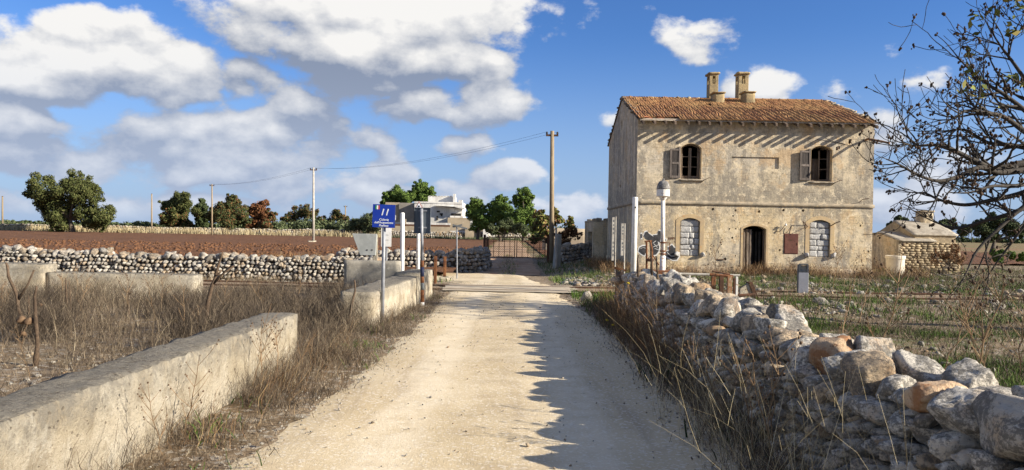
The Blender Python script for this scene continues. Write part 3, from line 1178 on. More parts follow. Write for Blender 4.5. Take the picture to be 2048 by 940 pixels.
        if kind == 0:
            for sx0, sx1 in ((x0 + .058, xm - .004), (xm + .004, x1 - .058)):
                mb = MB()
                for a in (sx0, sx1 - .05):
                    mb.box((a, y + .01, z0 + .075), (a + .05, y + .05, z1 + .02))
                hgt = z1 - z0
                for f in (.0, .33, .66):
                    mb.box((sx0 + .052, y + .012, z0 + .08 + hgt * f), (sx1 - .052, y + .045, z0 + .08 + hgt * f + (.06 if f == 0 else .026)))
                mb.build('sash', M['old_wood'], win)
        else:
            # left leaf gone, right leaf ajar
            mb = MB()
            Mx = Matrix.Translation((x1 - .06, y + .03, 0)) @ Matrix.Rotation(math.radians(-28), 4, 'Z')
            L = .37
            for a in (-L, -.05):
                mb.box((a, 0, z0 + .075), (a + .05, .04, z1 + .01), Mx)
            for f in (0, .33, .66, .97):
                mb.box((-L + .052, .002, z0 + .08 + (z1 - z0) * f), (-.052, .036, z0 + .08 + (z1 - z0) * f + .03), Mx)
            mb.build('sash', M['old_wood'], win)
            mb = MB()
            mb.box((x0 + .25, y + .35, z0 + .1), (x0 + .5, y + .40, z1 - .3))
            mb.build('board', M['old_wood'], win)
        link('sill', rough_box((x0 - .1, HY0 - .09, z0 - .09), (x1 + .12, HY0 + .19, z0 - .005), .12, .012, .03, seed=kind * 9), M['sill'], win)
        # worn timber lintel edge round the head
        oo = arch(x0 - .022, x1 + .022, z0 + .1, z1 + .01, zt + .022)
        ii = arch(x0 - .002, x1 + .002, z0 + .1, z1, zt + .002)
        vs = [(p[0], HY0 - .012, p[1]) for p in oo] + [(p[0], HY0 - .012, p[1]) for p in ii] + [(p[0], HY0 + .02, p[1]) for p in oo] + [(p[0], HY0 + .02, p[1]) for p in ii]
        fs = []
        for k in range(1, n):
            k2 = (k + 1) % n
            fs += [(k, k2, n + k2, n + k), (k, 2 * n + k, 2 * n + k2, k2), (n + k, n + k2, 3 * n + k2, 3 * n + k)]
        MB().add(vs, fs).build('surround', M['band'], win)
        # one shutter thrown open beside each window
        ang = math.radians(180 + 6 + kind * 3)
        Mx = Matrix.Translation((x0 - .03, HY0 - .024, 0)) @ Matrix.Rotation(ang, 4, 'Z')
        L = .43 if kind == 0 else .46
        zb, zz = z0 + .03, z1 - .02
        mb = MB()
        mb.box((0, -.02, zb), (.07, .02, zz + .06), Mx)
        mb.box((L - .07, -.02, zb), (L, .02, zz - .04), Mx)
        for za, zc in ((zb, zb + .09), ((zb + zz) / 2 - .05, (zb + zz) / 2 + .04), (zz - .1, zz - .03)):
            mb.box((.072, -.017, za), (L - .072, .017, zc), Mx)
        if kind:
            mb.box((.08, -.03, zb + .12), (.12, -.021, zb + .62), Mx @ Matrix.Translation((.0, 0, zb * 0)))
        sh = mb.build('shutter', M['shutter_wood'], win)
        mb = MB()
        mb.box((.074, -.012, zb + .092), (L - .074, -.002, (zb + zz) / 2 - .052), Mx)
        mb.box((.074, -.012, (zb + zz) / 2 + .042), (L - .074, -.002, zz - .102), Mx)
        mb.build('shutter_panel', M['shutter_dark'], win)
        mb = MB()
        p = Vector((x1 + .1, HY0 - .05, z0 - .04))
        mb.tube([p + Vector((-.12, .06, -.12)), p + Vector((.0, -.06, 0)), p + Vector((.2, -.09, .1)), p + Vector((.26, -.09, .08))], .012, 6)
        mb.build('shutter_hook', M['rust_dark'], win)
    # door: plank leaf standing half shut, blackness behind
    x0, x1, z0, z1, zt = W_DR
    z0 = max(z0, 0.0)
    jam = MB()
    jam.box((x0 - .003, HY0 + .16, z0), (x0 + .03, HY0 + .24, z1))
    jam.box((x1 - .06, HY0 + .16, z0), (x1 + .003, HY0 + .24, z1))
    dr = jam.build('door', M['old_wood'], house)
    xw = (x1 - x0) * .41
    npl = 3
    for k in range(npl):
        a = x0 + .032 + xw * k / npl
        me = rough_box((a + .004, HY0 + .17 - .012 * (k % 2), z0 + .02), (a + xw / npl - .004, HY0 + .21, z1 - .02 + .02 * (k == 1)), .15, .004, .01, seed=k * 7)
        link('plank', me, M['old_wood'], dr)
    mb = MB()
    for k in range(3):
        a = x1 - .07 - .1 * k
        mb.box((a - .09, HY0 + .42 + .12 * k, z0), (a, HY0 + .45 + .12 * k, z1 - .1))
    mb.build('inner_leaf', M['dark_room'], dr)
    # rust-red meter cabinet
    a, b = FX(1568, 467), FX(1596, 508.5)
    mb = MB()
    mb.box((a.x + .003, HY0 - .012, b.z + .003), (b.x - .003, HY0 + .15, a.z - .003))
    cab = mb.build('cabinet', M['cabinet'], house, bevel=.006)
    mb = MB()
    mb.box((a.x + .03, HY0 - .026, b.z + .03), (b.x - .03, HY0 - .0125, a.z - .03))
    mb.build('cabinet_door', M['cabinet'], cab, bevel=.004)
    for lo, hi, nm in (((b.x - .07, HY0 - .036, b.z + .36), (b.x - .045, HY0 - .0265, b.z + .46), 'latch'), ((a.x + .18, HY0 - .03, a.z - .28), (a.x + .34, HY0 - .0265, a.z - .24), 'vent'), ((a.x + .1, HY0 - .03, a.z - .12), (a.x + .13, HY0 - .0265, a.z - .09), 'vent')):
        MB().box(lo, hi).build(nm, M['rust_dark'], cab)
    # bent iron brackets and cable ends
    def iron(pts, r=.012, name='iron_bracket'):
        MB().tube([FX(x, y) + Vector((0, -o, 0)) for x, y, o in pts], r, 6).build(name, M['rust_dark'], house)
    iron([(1616, 453, -.02), (1603, 442.5, .14), (1606.5, 458, .2), (1616, 452, .02)], .014)
    iron([(1660, 453, -.02), (1668, 446, .14), (1676, 443, .2)], .018)
    iron([(1551.5, 463, .02), (1558, 463, .06), (1564, 457, .08), (1568, 450, .1), (1573, 449, .1)], .013, 'cable')
    iron([(1570, 466, .01), (1574, 464, .05), (1578, 457, .07), (1582, 452, .09), (1585, 450, .1)], .010, 'cable')
    iron([(1429, 519, -.02), (1440, 519, .03), (1449, 519, .04)], .018)
    iron([(1717, 406, -.02), (1722, 399, .16), (1733, 397, .22)], .012)
    iron([(1640, 256, .0), (1649, 404 - 20, .0)], .002, 'cable') if False else None
    for px, py in ((1569.5, 449.5),):
        c = FX(px, py)
        MB().lathe(c + Vector((0, -.12, -.05)), [(.02, 0), (.045, .02), (.045, .06), (.02, .08), (.03, .11)], 8).build('insulator', M['white_paint'], house)
    # stub of the drain pipe breaking off at the top right
    p0 = FX(1729, 281)
    MB().tube([p0 + Vector((0, .05, 0)), p0 + Vector((.03, -.22, .03)), p0 + Vector((.32, -.75, -.12)), p0 + Vector((.50, -1.0, -.22))], [.05, .05, .042, .04], 8).build('drain_spout', M['rust_pipe'], house)
    # paint on the lower left of the front
    graffiti(house)
    return house


def build_roof(house, top):
    o = .02
    ov = .3
    zr = top(HYM) + o
    ye0, ye1 = HY0 - ov, HY1 + ov
    ze = EAVE - SLOPE * ov + o
    deck = MB().prism([(ye0, ze), (HYM, zr), (ye1, ze), (ye1, ze + .03), (HYM, zr + .03), (ye0, ze + .03)], HX0 - .06, HX1 + .02, 'x')
    # the last strip by the right-hand gable is bare stone
    roof = deck.build('roof', M['rafter_wood'], house)
    ang = math.atan(SLOPE)
    # rafters
    n = 22
    rr = random.Random(5)
    for k in range(n):
        x = HX0 + .12 + (HX1 - HX0 - .3) * k / (n - 1) + rr.uniform(-.04, .04)
        ext = rr.uniform(.20, .30) + (.12 if k == n - 1 else 0)
        y0 = HY0 - ov - ext
        y1 = HY0 + .3
        f = lambda y: EAVE + SLOPE * (y - HY0)
        MB().prism([(y0, f(y0) - .10), (y0, f(y0) + .012), (y1, f(y1) + .012), (y1, f(y1) - .10)], x - .04, x + .04, 'x').build('rafter', M['rafter_wood'], roof)
    # pale lath along the eave
    for a, b in ((HX0 + .02, 7.2), (7.22, 10.6), (10.62, HX1 - .35)):
        MB().box((a, ye0 - .03, ze - .035), (b, ye0 - .002, ze + .05)).build('eave_lath', M['pale_wood'], roof)
    # tiles: interlocking, two waves each
    tw, tl, pitch = .232, .40, .335

    def tile_mesh():
        nx = 9
        V, F = [], []
        for (y, lift) in ((0, .0), (tl, -.012)):
            for i in range(nx):
                u = i / (nx - 1)
                z = .036 * (math.cos(2 * PI * 2 * u) * .5 + .5) * (1 if .06 < u < .97 else .6)
                V.append(((u - .5) * (tw - .006), y, z + lift + .026))
        for i in range(nx):
            V.append((V[i][0], .0, V[i][2] - .034))
        for i in range(nx - 1):
            F.append((i, i + 1, nx + i + 1, nx + i))
            F.append((2 * nx + i, 2 * nx + i + 1, i + 1, i))
        V += [(V[0][0], tl, -.01), (V[nx - 1][0], tl, -.01)]
        F += [(0, nx, len(V) - 2, 2 * nx), (nx - 1, 3 * nx - 1, len(V) - 1, 2 * nx - 1)]
        me = bpy.data.meshes.new('roof_tile')
        me.from_pydata(V, [], F)
        me.materials.append(M['tile'])
        return me, np.array(V), F
    tm, TV, TF = tile_mesh()
    L = (HYM - ye0) / math.cos(ang)
    rows = int(L / pitch)
    cols = int((HX1 - HX0 + .1) / tw)
    Rx = Matrix.Rotation(ang, 4, 'X')
    rnd = random.Random(9)
    left = []
    count = 0
    for j in range(rows + 1):
        for i in range(cols):
            s = -.09 + j * pitch
            x = HX0 - .04 + tw * (i + .5)
            y = ye0 + s * math.cos(ang)
            z = ze + .045 + s * math.sin(ang)
            fall = i > cols - 2 - max(0, j - 6) * .0
            if j == 0 and i < 7 and i not in (0,):
                continue
            if i >= cols - 1 and rnd.random() < .55:
                continue
            if rnd.random() < .012 and j > 0:
                continue
            slip = rnd.gauss(0, .010) if rnd.random() > .06 else rnd.uniform(-.1, .04)
            Mx = Matrix.Translation((x + rnd.gauss(0, .006), y + slip * math.cos(ang), z + slip * math.sin(ang) + max(0, rnd.gauss(.004, .008)))) @ Rx @ Matrix.Rotation(rnd.gauss(0, .035) if rnd.random() > .05 else rnd.uniform(-.35, .35), 4, 'Z') @ Matrix.Rotation(rnd.gauss(.085, .02), 4, 'X') @ Matrix.Rotation(rnd.gauss(0, .03), 4, 'Y')
            if count < 296:
                ob = bpy.data.objects.new('roof_tile', tm)
                C.objects.link(ob)
                ob.parent = roof
                ob.matrix_parent_inverse = world_of(roof).inverted()
                ob.matrix_basis = Mx
                count += 1
            else:
                left.append(Mx)
    # rear slope
    for j in range(rows + 1):
        for i in range(cols):
            s = -.05 + j * pitch
            Mx = Matrix.Translation((HX0 - .04 + tw * (i + .5), ye1 - s * math.cos(ang), ze + .045 + s * math.sin(ang))) @ Matrix.Rotation(PI, 4, 'Z') @ Rx @ Matrix.Rotation(.07, 4, 'X')
            left.append(Mx)
    V, F, b = [], [], 0
    TV4 = np.c_[TV, np.ones(len(TV))]
    tri = np.array([f for f in TF])
    for Mx in left:
        V.append((TV4 @ np.array(Mx).T)[:, :3])
        F.append(tri + b)
        b += len(TV)
    o2 = link('roof_tile', mesh_np('roof_tile', np.vstack(V), np.vstack(F)), M['tile'], roof)
    o2['kind'] = 'stuff'
    # ridge tiles, gone on the left
    x = HX0 + 4.55
    k = 0
    while x < HX1 - .4:
        mb = MB()
        prof = [(.105 * math.cos(a), .085 * math.sin(a)) for a in np.linspace(0, PI, 7)]
        prof += [(a * .82, b * .78) for a, b in prof[::-1]]
        mb.prism([(HYM + a, zr + .055 + b) for a, b in prof], x, x + .33, 'x')
        mb.prism([(HYM + a * 1.14, zr + .055 + b * 1.16) for a, b in prof], x + .331, x + .375, 'x')
        mb.build('ridge_tile', M['tile'], roof)
        x += .385
    # broken bits lying along the stripped ridge and eave
    its = []
    for q in range(26):
        its.append(((HX0 + rnd.uniform(.1, 4.4), HYM + rnd.uniform(-.15, .15), zr + .07), rand_rot(.5), (rnd.uniform(.05, .16), rnd.uniform(.04, .1), rnd.uniform(.02, .06))))
    V, F = bake_rocks(its, 2)
    link('ridge_mortar', mesh_np('ridge_mortar', V, F), M['chimney'], roof)
    for (px, py) in ((1291, 233), (1299, 236), (1322, 236.5)):
        c = at(px, py, ye0 + .2)
        me = rough_box((-.2, -.12, -.015), (.2, .12, .015), .1, .008, .04, M=Matrix.Translation(c) @ Matrix.Rotation(ang, 4, 'X') @ Matrix.Rotation(rnd.uniform(-.4, .4), 4, 'Z'))
        link('broken_tile', me, M['terracotta'], roof)
    # verge stones at both gables
    for X, lo in ((HX0 + .06, 1), (HX1 - .1, 0)):
        its = []
        for k in range(34):
            y = HY0 + .05 + (HY1 - HY0 - .1) * k / 33
            its.append(((X + rnd.uniform(-.05, .05), y, top(y) + (.05 if lo else .08) + rnd.uniform(-.01, .03)), rand_rot(.25), (.13, .17, rnd.uniform(.05, .08))))
        V, F = bake_rocks(its, 3)
        link('verge_stones', mesh_np('verge_stones', V, F), M['trim_dark'] if lo else M['trim'], roof)
    # chimneys
    for (px0, px1, ptop, bx0, bx1, btop) in ((1414.6, 1436.8, 143.8, 1423, 1449.5, 182.5), (1472.7, 1497.3, 143.8, 1484, 1511, 181.5)):
        c0, c1 = at(px0 + 4.5, 170, HYM - .1), at(px1, 170, HYM - .1)
        zt = at((px0 + px1) / 2, ptop, HYM - .1).z
        w = c1.x - c0.x
        y0, y1 = HYM - .1, HYM + .42
        zb = zr - .35
        hw = w * .28
        xm = (c0.x + c1.x) / 2
        zo0, zo1 = zt - .54, zt - .18
        cutx = MB().box((xm - hw * .6, y0 - .2, zo0), (xm + hw * .6, y1 + .2, zo1)).mesh()
        cuty = MB().box((c0.x - .2, (y0 + y1) / 2 - .1, zo0), (c1.x + .2, (y0 + y1) / 2 + .1, zo1)).mesh()
        me = apply_boolean(MB().box((c0.x, y0, zb), (c1.x, y1, zt - .1)).mesh('ch', .012), [cutx, cuty])
        ch = link('chimney', me, M['chimney'], house)
        link('chimney_cap', rough_box((c0.x - .07, y0 - .08, zt - .115), (c1.x + .07, y1 + .08, zt), .1, .01, .04), M['chimney'], ch)
        b0, b1 = at(bx0 + 5, 190, HYM - 1.05), at(bx1, 190, HYM - 1.05)
        zt2 = at((bx0 + bx1) / 2, btop, HYM - 1.05).z
        link('chimney_box', rough_box((b0.x, HYM - 1.05, zr - .75), (b1.x, HYM - .45, zt2 - .08), .12, .012, .03), M['chimney'], ch)
        link('chimney_cap', rough_box((b0.x - .05, HYM - 1.10, zt2 - .082), (b1.x + .05, HYM - .40, zt2), .12, .008, .03), M['chimney'], ch)


def poly_flat(name, pts, mat, parent, off, th=.004):
    """flat patch of paint lying on the front wall, outline in photo pixels of the survey"""
    P = [FX(x, y) for x, y in pts]
    ar = sum(P[i].x * P[(i + 1) % len(P)].z - P[(i + 1) % len(P)].x * P[i].z for i in range(len(P)))
    if ar < 0:
        P = P[::-1]
    me = bpy.data.meshes.new(name)
    me.from_pydata([(p.x, HY0 - off, p.z) for p in P], [], [tuple(range(len(P)))])
    return link(name, me, mat, parent)


def graffiti(house):
    Z = lambda x, y: (1200 + x / 5.222, 380 + y / 5.222)
    shapes = [
        [(402, 640), (415, 600), (445, 585), (478, 585), (490, 600), (480, 640), (465, 685), (430, 665)],
        [(458, 480), (470, 440), (495, 432), (510, 455), (560, 490), (600, 535), (618, 590), (612, 640), (585, 675), (555, 680), (548, 600), (520, 530), (478, 510)],
        [(425, 460), (438, 456), (440, 500), (427, 504)],
        [(556, 470), (600, 468), (612, 425), (632, 428), (634, 500), (625, 550), (590, 525), (560, 490)],
        [(672, 500), (690, 520), (680, 540), (668, 540)],
        [(710, 600), (752, 572), (772, 600), (815, 625), (825, 690), (800, 728), (760, 730), (715, 705), (682, 685), (690, 640), (722, 635)],
    ]
    for i, s in enumerate(shapes):
        cx = sum(p[0] for p in s) / len(s)
        cy = sum(p[1] for p in s) / len(s)
        grow = []
        for x, y in s:
            d = math.hypot(x - cx, y - cy) or 1
            grow.append((x + (x - cx) / d * 13, y + (y - cy) / d * 13))
        poly_flat('graffiti', [Z(*p) for p in grow], M['spray_white'], house, .004 + i * .0006)
        poly_flat('graffiti', [Z(*p) for p in s], M['ink'], house, .010 + i * .0006)

    def stroke(pts, w, mat, off):
        mb = MB()
        P = [FX(*Z(*p)) for p in pts]
        for a, b in zip(P[:-1], P[1:]):
            d = (b - a).normalized()
            nrm = Vector((-d.z, 0, d.x)) * w / 2
            mb.add([(q.x, HY0 - off, q.z) for q in (a - nrm, b - nrm, b + nrm, a + nrm)], [(0, 1, 2, 3)])
            off += .0003
        mb.build('graffiti', mat, house)
    for pts in ([(550, 555), (585, 530)], [(556, 595), (615, 570)], [(570, 610), (612, 625)], [(600, 600), (560, 560)], [(700, 650), (740, 690), (800, 690)]):
        stroke(pts, .02, M['spray_white'], .016)
    stroke([(420, 610), (455, 600), (478, 612)], .014, M['spray_white'], .016)
    tagw = [[(715, 490), (718, 520)], [(715, 505), (733, 500)], [(733, 488), (735, 520)], [(742, 500), (748, 515), (756, 505), (750, 493), (742, 500)], [(762, 490), (764, 520)], [(762, 492), (775, 500), (764, 508)], [(783, 495), (785, 520)], [(803, 488), (790, 500), (806, 510), (795, 522)], [(780, 530), (790, 555), (806, 512)]]
    for t in tagw:
        stroke(t, .022, M['spray_brown'], .008)


M['shutter_wood'] = material('shutter_wood', m_simple((.15, .125, .11), (.09, .075, .066), 3, (.21, .185, .165), .7, .01, stretch=(8, 8, .7)))
M['shutter_dark'] = material('shutter_dark', m_simple((.055, .048, .045), (.035, .03, .028), 3, (.12, .105, .095), .7, .01, stretch=(9, 9, .5)))
M['band'] = material('band', m_simple((.50, .375, .21), (.42, .32, .20), 2, (.48, .30, .14), .4, .01, rnd=.05, spk=(.2, .17, .13)))
M['sill'] = material('sill', m_simple((.33, .28, .21), (.17, .145, .115), 4, (.12, .10, .08), .6, .01, rnd=.05))
M['mortar'] = material('mortar', m_simple((.30, .29, .27), (.36, .35, .325), 9, None, .8, .02, rnd=0))
M['rust_pipe'] = material('rust_pipe', m_simple((.30, .18, .10), (.18, .09, .05), 7, None, .5, .01, rnd=0))
M['trim_dark'] = material('trim_dark', m_simple((.20, .165, .13), (.12, .10, .08), 5, (.27, .22, .16), .6, .02, rnd=.1))
build_house()

# ------------------------------------------------------------------ dry stone walls


def stone_wall(name, label, pts, base_w, top_w, height, course, cap, mats, sub_near, seed, n_single=296, vis_side=1, back=True, cap_prob=1.0, ends=(False, False), width=(.8, 1.6), rust_caps=()):
    """pts: centre line in plan; height(s): top of the faced part; side +1 is the left of the walking direction"""
    rnd = random.Random(seed)
    P = [Vector((x, y, 0)) for x, y in pts]
    segs = []
    Ltot = 0
    for a, b in zip(P[:-1], P[1:]):
        segs.append((a, b, Ltot, (b - a).length))
        Ltot += (b - a).length

    def frame(s):
        for a, b, s0, l in segs:
            if s <= s0 + l or (a, b) == segs[-1][:2]:
                break
        t = (b - a).normalized()
        p = a + t * (s - s0)
        return p, t, Vector((-t.y, t.x, 0))

    def half(z, h):
        k = max(0, min(1, z / h))
        return (base_w + (top_w - base_w) * k) / 2
    items = []   # (distance score, loc, rot, scale, material)
    for side in ((vis_side, -vis_side) if back else (vis_side,)):
        z = -.06
        vis = side == vis_side
        hmax = max(height(s) for s in np.linspace(0, Ltot, 40))
        while z < hmax:
            ch = rnd.uniform(*course) * (1 if vis else 1.5)
            s = rnd.uniform(-.1, .1)
            while s < Ltot:
                w = ch * rnd.uniform(*width)
                h = height(s)
                if z + ch * .45 < h:
                    p, t, nr = frame(s + w / 2)
                    gzv = gz(p.x, p.y)
                    d = rnd.uniform(.10, .17)
                    c = p + nr * side * (half(z + ch / 2, h) - d * .55 + rnd.gauss(0, .034))
                    c.z = gzv + z + ch / 2 + rnd.gauss(0, .012)
                    rot = Euler((rnd.gauss(0, .16), rnd.gauss(0, .2), math.atan2(t.y, t.x) + rnd.gauss(0, .14)))
                    items.append([vis, c, rot, (w * .515, d, ch * .525 * rnd.uniform(.88, 1.12)), 0])
                s += w * .98
            z += ch * .93
    for e, s in ((0, 0.0), (1, Ltot)):
        if not ends[e]:
            continue
        h = height(s)
        z = 0
        while z < h:
            ch = rnd.uniform(*course) * 1.2
            u = -half(z, h)
            while u < half(z, h):
                w = ch * rnd.uniform(1, 1.8)
                p, t, nr = frame(s)
                c = p + nr * (u + w / 2) + t * (.05 if e else -.05)
                c.z = gz(p.x, p.y) + z + ch / 2
                items.append([True, c, Euler((rnd.gauss(0, .15), rnd.gauss(0, .15), math.atan2(nr.y, nr.x) + rnd.gauss(0, .2))), (w * .55, .14, ch * .57), 0])
                u += w
            z += ch * .93
    # top stones
    s = 0
    k = 0
    while s < Ltot:
        w = rnd.uniform(*cap)
        if rnd.random() < cap_prob:
            h = height(s + w / 2)
            p, t, nr = frame(min(s + w / 2, Ltot))
            row = 1 if top_w < w * 1.15 else 2
            for q in range(row):
                ww = w * rnd.uniform(.85, 1.1)
                off = 0 if row == 1 else (q - .5) * top_w * .52
                hh = min(.17, ww * rnd.uniform(.28, .45))
                c = p + nr * (off + rnd.gauss(0, .03))
                c.z = gz(p.x, p.y) + h + hh * .62 + rnd.uniform(-.04, .03)
                rot = Euler((rnd.gauss(0, .22), rnd.gauss(0, .25), math.atan2(t.y, t.x) + rnd.gauss(0, .35)))
                items.append([True, c, rot, (ww * .53, max(.13, top_w / row * .55) * rnd.uniform(.85, 1.1), hh), 1 if k in rust_caps else 0])
                k += 1
        s += w * .84
    cam_p = Vector((0, 0, CAM_H))

    def score(it):
        sz = it[3][0] * it[3][2]
        infront = it[1].y > .3 and abs(it[1].x / max(it[1].y, .1)) < .74
        return -(sz / (it[1] - cam_p).length_squared) * (1 if it[0] else .1) * (1 if infront else .05)
    items.sort(key=score)
    a, b = P[0], P[-1]
    root = empty(name, (P[0] + P[-1]) / 2, label, 'stone wall')
    inv = Matrix.Translation(root.location).inverted()
    near = rocks(sub_near, 12)
    lib = []
    for mi in range(len(mats)):
        row = []
        for kk, (V, F) in enumerate(near):
            me = mesh_np('stone', V, F)
            me.materials.append(mats[mi])
            row.append(me)
        lib.append(row)
    for i, it in enumerate(items[:n_single]):
        ob = bpy.data.objects.new('stone', lib[it[4] % len(mats)][i % 12])
        C.objects.link(ob)
        ob.parent = root
        ob.matrix_parent_inverse = inv
        ob.location = it[1]
        ob.rotation_euler = it[2]
        ob.scale = it[3]
    rest = [(it[1], it[2], it[3]) for it in items[n_single:]]
    if rest:
        V, F = bake_rocks(rest, 2 if len(rest) < 1800 else 1)
        o = link('stone', mesh_np('stone', V, F), mats[0], root)
        o['kind'] = 'stuff'
    # earth and small fill inside, its dark colour standing for shade between stones
    mb = MB()
    n = max(2, int(Ltot / .4))
    for i in range(n + 1):
        s = Ltot * i / n
        p, t, nr = frame(s)
        h = height(s)
        for side, z in ((1, -.1), (1, h), (-1, h), (-1, -.1)):
            q = p + nr * side * (half(z, h) - .13)
            mb.v.append((q.x, q.y, gz(p.x, p.y) + z - (.02 if z > 0 else 0)))
    for i in range(n):
        for j in range(4):
            mb.f.append((i * 4 + j, (i + 1) * 4 + j, (i + 1) * 4 + (j + 1) % 4, i * 4 + (j + 1) % 4))
    mb.f += [(3, 2, 1, 0), (n * 4, n * 4 + 1, n * 4 + 2, n * 4 + 3)]
    mb.build('fill', M['core'], root)
    return root


def nz(x, k=0.0):
    return mnoise.noise(Vector((x, k, 0)))


# right foreground wall, running away beside the lane
stone_wall('dry_stone_wall', 'rough limestone dry stone wall with big cap stones along the shaded right edge of the lane',
           [(2.34, 2.3), (2.36, 6.0), (2.46, 10.5), (2.62, 15.3)], .95, .60, lambda s: .70 + .07 * nz(s * 1.1, 2) - .10 * max(0, s - 8.5) / 4.5,
           (.075, .15), (.20, .46), [M['stone_near'], M['stone_rust']], 4, 21, vis_side=1, ends=(False, True), rust_caps=(9, 19))
# long wall of the red field, behind the railway
stone_wall('dry_stone_wall', 'long pale dry stone wall between the railway and the ploughed red field',
           [(-21, 22.0), (-12, 22.1), (-4.1, 22.4)], .85, .5, lambda s: .62 + .05 * nz(s * .9, 4) + (.08 if s < 9 else 0),
           (.085, .15), (.15, .32), [M['stone']], 3, 33, vis_side=-1, ends=(False, True))
# wall in the shade of the house, ending in a rounded pillar by the gate
stone_wall('dry_stone_wall', 'dark dry stone wall in the house shadow with a sunlit rounded end near the gate',
           [(-7.6, 32.9), (-2.6, 32.8), (-1.6, 33.6), (-1.4, 37.0)], .8, .5, lambda s: .72 + .04 * nz(s, 6) + (.16 if s > 5 else 0),
           (.13, .21), (.2, .42), [M['stone']], 3, 41, n_single=230, vis_side=-1, ends=(True, True))
# far walls
stone_wall('dry_stone_wall', 'distant low white stone wall at the far left edge of the red field',
           [(-105, 126), (-62, 127), (-30, 129)], 1.0, .6, lambda s: .9 + .25 * nz(s * .12, 8) + .1 * nz(s * .6, 3), (.28, .42), (.4, .9), [M['rubble']], 2, 51, n_single=120, vis_side=-1, back=False)
stone_wall('dry_stone_wall', 'distant pale stone wall before the bushes beside the white farmhouse',
           [(-30, 129), (-22, 128), (3, 131)], 1.0, .6, lambda s: 1.0 + .2 * nz(s * .2, 9), (.28, .42), (.4, .8), [M['rubble']], 2, 52, n_single=120, vis_side=-1, back=False)
stone_wall('dry_stone_wall', 'tumbled grey stone wall in shade between the leaning post and the roofless hut',
           [(2.6, 40.5), (4.4, 41.5)], .9, .5, lambda s: .8 + .1 * nz(s, 1), (.14, .24), (.25, .45), [M['stone']], 3, 53, n_single=70, vis_side=-1)


# ------------------------------------------------------------------ concrete parapets
def parapet(name, label, blocks):
    root = empty(name, blocks[0][0], label, 'parapet')
    for lo, hi, Mx, kw in blocks:
        link('concrete_block', rough_box(lo, hi, M=Mx, **kw), M['concrete'], root)
    return root


a, b = G(595, 728), Vector((-2.60, 1.2, 0))
d = (b - a)
L = d.length
ang = math.atan2(d.y, d.x)
Mx = Matrix.Translation((a.x, a.y, 0)) @ Matrix.Rotation(ang, 4, 'Z')
o = link('concrete_parapet', rough_box((0, -.42, -.15), (L, 0, .60), cell=.06, amp=.016, chip=.045, M=Mx, seed=3), M['concrete'])
o['category'] = 'parapet'
o['label'] = 'long low cream concrete parapet at the lower left beside the lane'

# the wing along the lane farther on, with a taller wall behind running left
p0, p1 = G(747, 652), G(866, 594)
d = p1 - p0
L = d.length
Mx = Matrix.Translation((p0.x, p0.y, 0)) @ Matrix.Rotation(math.atan2(d.y, d.x), 4, 'Z')
root = empty('concrete_parapet', (p0 + p1) / 2, 'weathered concrete parapet with a cracked face beside the blue sign', 'parapet')
cut = L * .70
link('block', rough_box((0, 0, -.15), (cut - .012, .58, .56), cell=.07, amp=.018, chip=.035, M=Mx, seed=11, top=lambda x, y: .05 * x / L), M['concrete'], root)
link('block', rough_box((cut + .012, .01, -.15), (L, .56, .66), cell=.085, amp=.009, chip=.025, M=Mx, seed=14), M['concrete'], root)
q0, q1 = at(690, 600, 17.0), at(836, 600, 17.0)
o = link('concrete_parapet', rough_box((q0.x, 16.8, -.15), (q1.x - .42, 17.2, at(760, 522, 16.8).z), cell=.09, amp=.009, chip=.03, seed=17), M['concrete_grey'])
o['category'] = 'parapet'
o['label'] = 'grey concrete wall block behind the blue sign with the trapezoid slab standing over it'

e1 = at(392, 560, 15.8)
zt = at(200, 546, 15.8).z
o = link('concrete_parapet', rough_box((-9.95, 15.8, -.15), (e1.x, 16.22, zt), cell=.1, amp=.010, chip=.04, seed=23), M['concrete'])
o['category'] = 'parapet'
o['label'] = 'long low concrete parapet half hidden by dry scrub in front of the white stone wall'
o = link('concrete_parapet', rough_box((-13.5, 15.72, -.15), (-9.97, 16.28, zt + .17), cell=.1, amp=.010, chip=.05, seed=25), M['concrete'])
o['category'] = 'parapet'
o['label'] = 'slightly taller pale concrete end block at the far left edge of the scrub'


# ------------------------------------------------------------------ posts and signs
def zat(py, px, Y):
    return at(px, py, Y).z


def text(name, body, size, loc, rotM, mat, parent, shear=.0, align='CENTER'):
    cu = bpy.data.curves.new(name, 'FONT')
    cu.body = body
    cu.size = size
    cu.align_x = align
    cu.align_y = 'CENTER'
    cu.shear = shear
    cu.extrude = .0008
    cu.offset = size * .012
    tmp = bpy.data.objects.new('tmp', cu)
    C.objects.link(tmp)
    dg = bpy.context.evaluated_depsgraph_get()
    me = bpy.data.meshes.new_from_object(tmp.evaluated_get(dg))
    bpy.data.objects.remove(tmp)
    bpy.data.curves.remove(cu)
    me.transform(Matrix.Translation(loc) @ rotM.to_4x4() @ Matrix.Rotation(PI / 2, 4, 'X'))
    return link(name, me, mat, parent)


